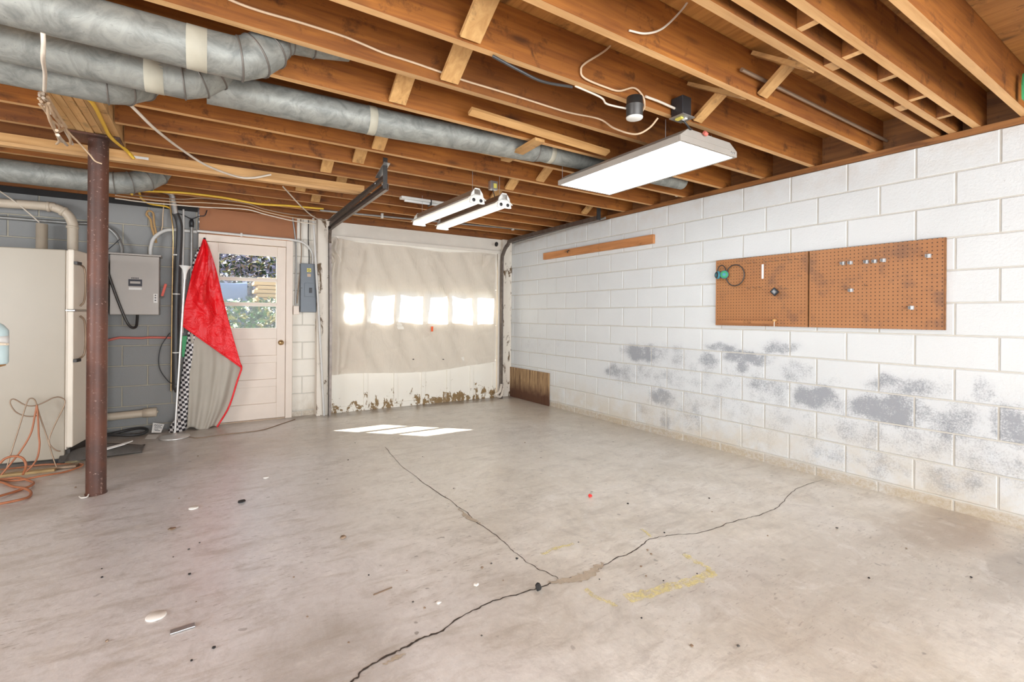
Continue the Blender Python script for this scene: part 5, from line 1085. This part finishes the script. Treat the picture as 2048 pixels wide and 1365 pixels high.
# bottle at the left edge
p = onY(-4, 640, 3.6)
t = thing('spray_bottle', 'pale blue plastic bottle cut off by the left edge of the view', 'bottle', (p.x, 3.6, p.z-.2))
zc = onY(0, 680, 3.6).z; bx = onY(-9, 680, 3.6).x
MB().lathe([(0, -.13), (.045, -.13), (.05, -.12), (.05, .05), (.03, .08), (.015, .09), (.015, .13), (0, .13)], (bx, 3.6, zc), seg=26).build('body', 'bottle_blue', t)
MB().lathe([(.0505, -.03), (.0512, -.03), (.0512, .02), (.0505, .02)], (bx, 3.6, zc), seg=26).build('label_band', 'paper', t)
q = onY(-6, 688, 3.55); q2 = onY(15, 689, 3.5); MB().tube([q, q2], .007, 10).build('trigger', 'pvc', t)
zs = zc-.13
tag(MB().box(bx-.6, bx+.002, 3.5, 3.75, zs-.02, zs-.0005).build('shelf', 'joist_edge_lit'), 'wooden shelf end just outside the left edge carrying the pale bottle', 'shelf')
for xx in (bx-.55, ): tag(MB().box(xx, xx+.04, 3.52, 3.73, 0, zs-.0205).build('shelf_upright', 'joist_edge_lit'), 'upright under the bottle shelf outside the left edge', 'shelf')
# small white hook at the base of the post
p = onZ(166, 997); tag(MB().tube(smooth_path([p+Vector((-.02, .01, .012)), p+Vector((-.005, -.01, .006)), p+Vector((.02, -.005, .006)), p+Vector((.025, .015, .014))], 6), .004, 8).build('white_curl', 'white_cap'), 'small curled white plastic clip at the foot of the steel post', 'clip')

# ================================================================== OUTSIDE, seen through the panes
struct(MB().box(-14, 16, 6.3, 22, -.3, -.05).build('trim_20', 'outside_ground')).name = 'ground'
def foliage(name, label, cat, c, rad, n, mats, seed, leaf=.05):
    r_ = random.Random(seed); b = MB()
    for i in range(n):
        while True:
            q = Vector((r_.uniform(-1, 1), r_.uniform(-1, 1), r_.uniform(-1, 1)))
            if q.length < 1: break
        p_ = Vector(c)+Vector((q.x*rad[0], q.y*rad[1], q.z*rad[2])); a_ = Vector((r_.uniform(-1, 1), r_.uniform(-1, 1), r_.uniform(-1, 1))).normalized(); d_ = a_.orthogonal().normalized(); s2 = leaf*r_.uniform(.6, 1.4)
        b.add([p_-a_*s2, p_+d_*s2*.45, p_+a_*s2, p_-d_*s2*.45], [(0, 1, 2, 3)], r_.randrange(len(mats)))
    for i in range(14):
        q = Vector((r_.uniform(-.8, .8)*rad[0], r_.uniform(-.8, .8)*rad[1], r_.uniform(.2, .9)*rad[2])); b.tube([Vector((c[0]+q.x*.2, c[1]+q.y*.2, -.05)), Vector(c)+q*.5, Vector(c)+q], [.02, .012, .004], 5, len(mats))
    o = b.build(name, mats+['bark']); tag(o, label, cat); return o
foliage('shrub', 'green shrub outside the entry door, seen through the lowest pane', 'shrub', (.55, 8.3, .75), (1.1, .45, .72), 5200, ['leaf_green', 'leaf_green', 'leaf_yellow', 'leaf_dark'], 1, .045)
foliage('shrub', 'dry twiggy shrub outside, seen through the top door pane', 'shrub', (.9, 11.5, 2.0), (3.4, .7, 1.3), 7000, ['leaf_dry', 'leaf_haze', 'leaf_haze', 'leaf_yellow', 'leaf_dark'], 2, .055)
foliage('hedge', 'tall dark hedge outside behind everything else seen through the door panes', 'hedge', (1.0, 13.5, 1.6), (5.5, .8, 2.6), 6000, ['leaf_dark', 'leaf_haze', 'leaf_green'], 3, .16)
t = thing('covered_trailer', 'blue tarpaulin-covered trailer outside, seen at the left of the middle door pane', 'trailer', (-.1, 9.6, 0))
b = MB(); b.grid(lambda u, v: (-1.9+2.45*u, 9.3+.25*v-.04*math.sin(u*14)*math.sin(v*5), .45+1.33*math.sin(min(1, v*1.25)*math.pi/2)-.05*math.sin(u*9)), 40, 20); b.grid(lambda u, v: (-1.9+2.45*u, 9.55+1.2*v, 1.78-.05*math.sin(u*9)-.05*v), 40, 6); b.grid(lambda u, v: (.55, 9.3+.25*v+1.2*u, .45+1.33*math.sin(min(1, v*1.25)*math.pi/2)-.02), 8, 20); b.build('tarpaulin', 'car_blue', t)
MB().box(-1.85, .5, 9.58, 10.6, .35, .44).build('deck', 'dark_metal', t)
for x in (-1.3, -.1): MB().lathe([(0, -.1), (.28, -.1), (.30, 0), (.28, .1), (0, .1)], (x, 9.75, .25), (0, 1, 0), 24).build('wheel', 'black_plastic', t)
t = thing('lumber_stack', 'stack of tan boards outside on posts, seen at the right of the middle door pane', 'lumber', (1.1, 8.9, 0))
for i in range(8): MB().box(.62+.05*(i % 2), 2.2, 8.95, 9.2+.04*i, 1.28+i*.068, 1.342+i*.068).build('board', 'lumber_tan', t, bevel=.012)
for x in (.8, 1.9): MB().box(x, x+.08, 9.0, 9.15, -.05, 1.28).build('leg', 'lumber_tan', t)
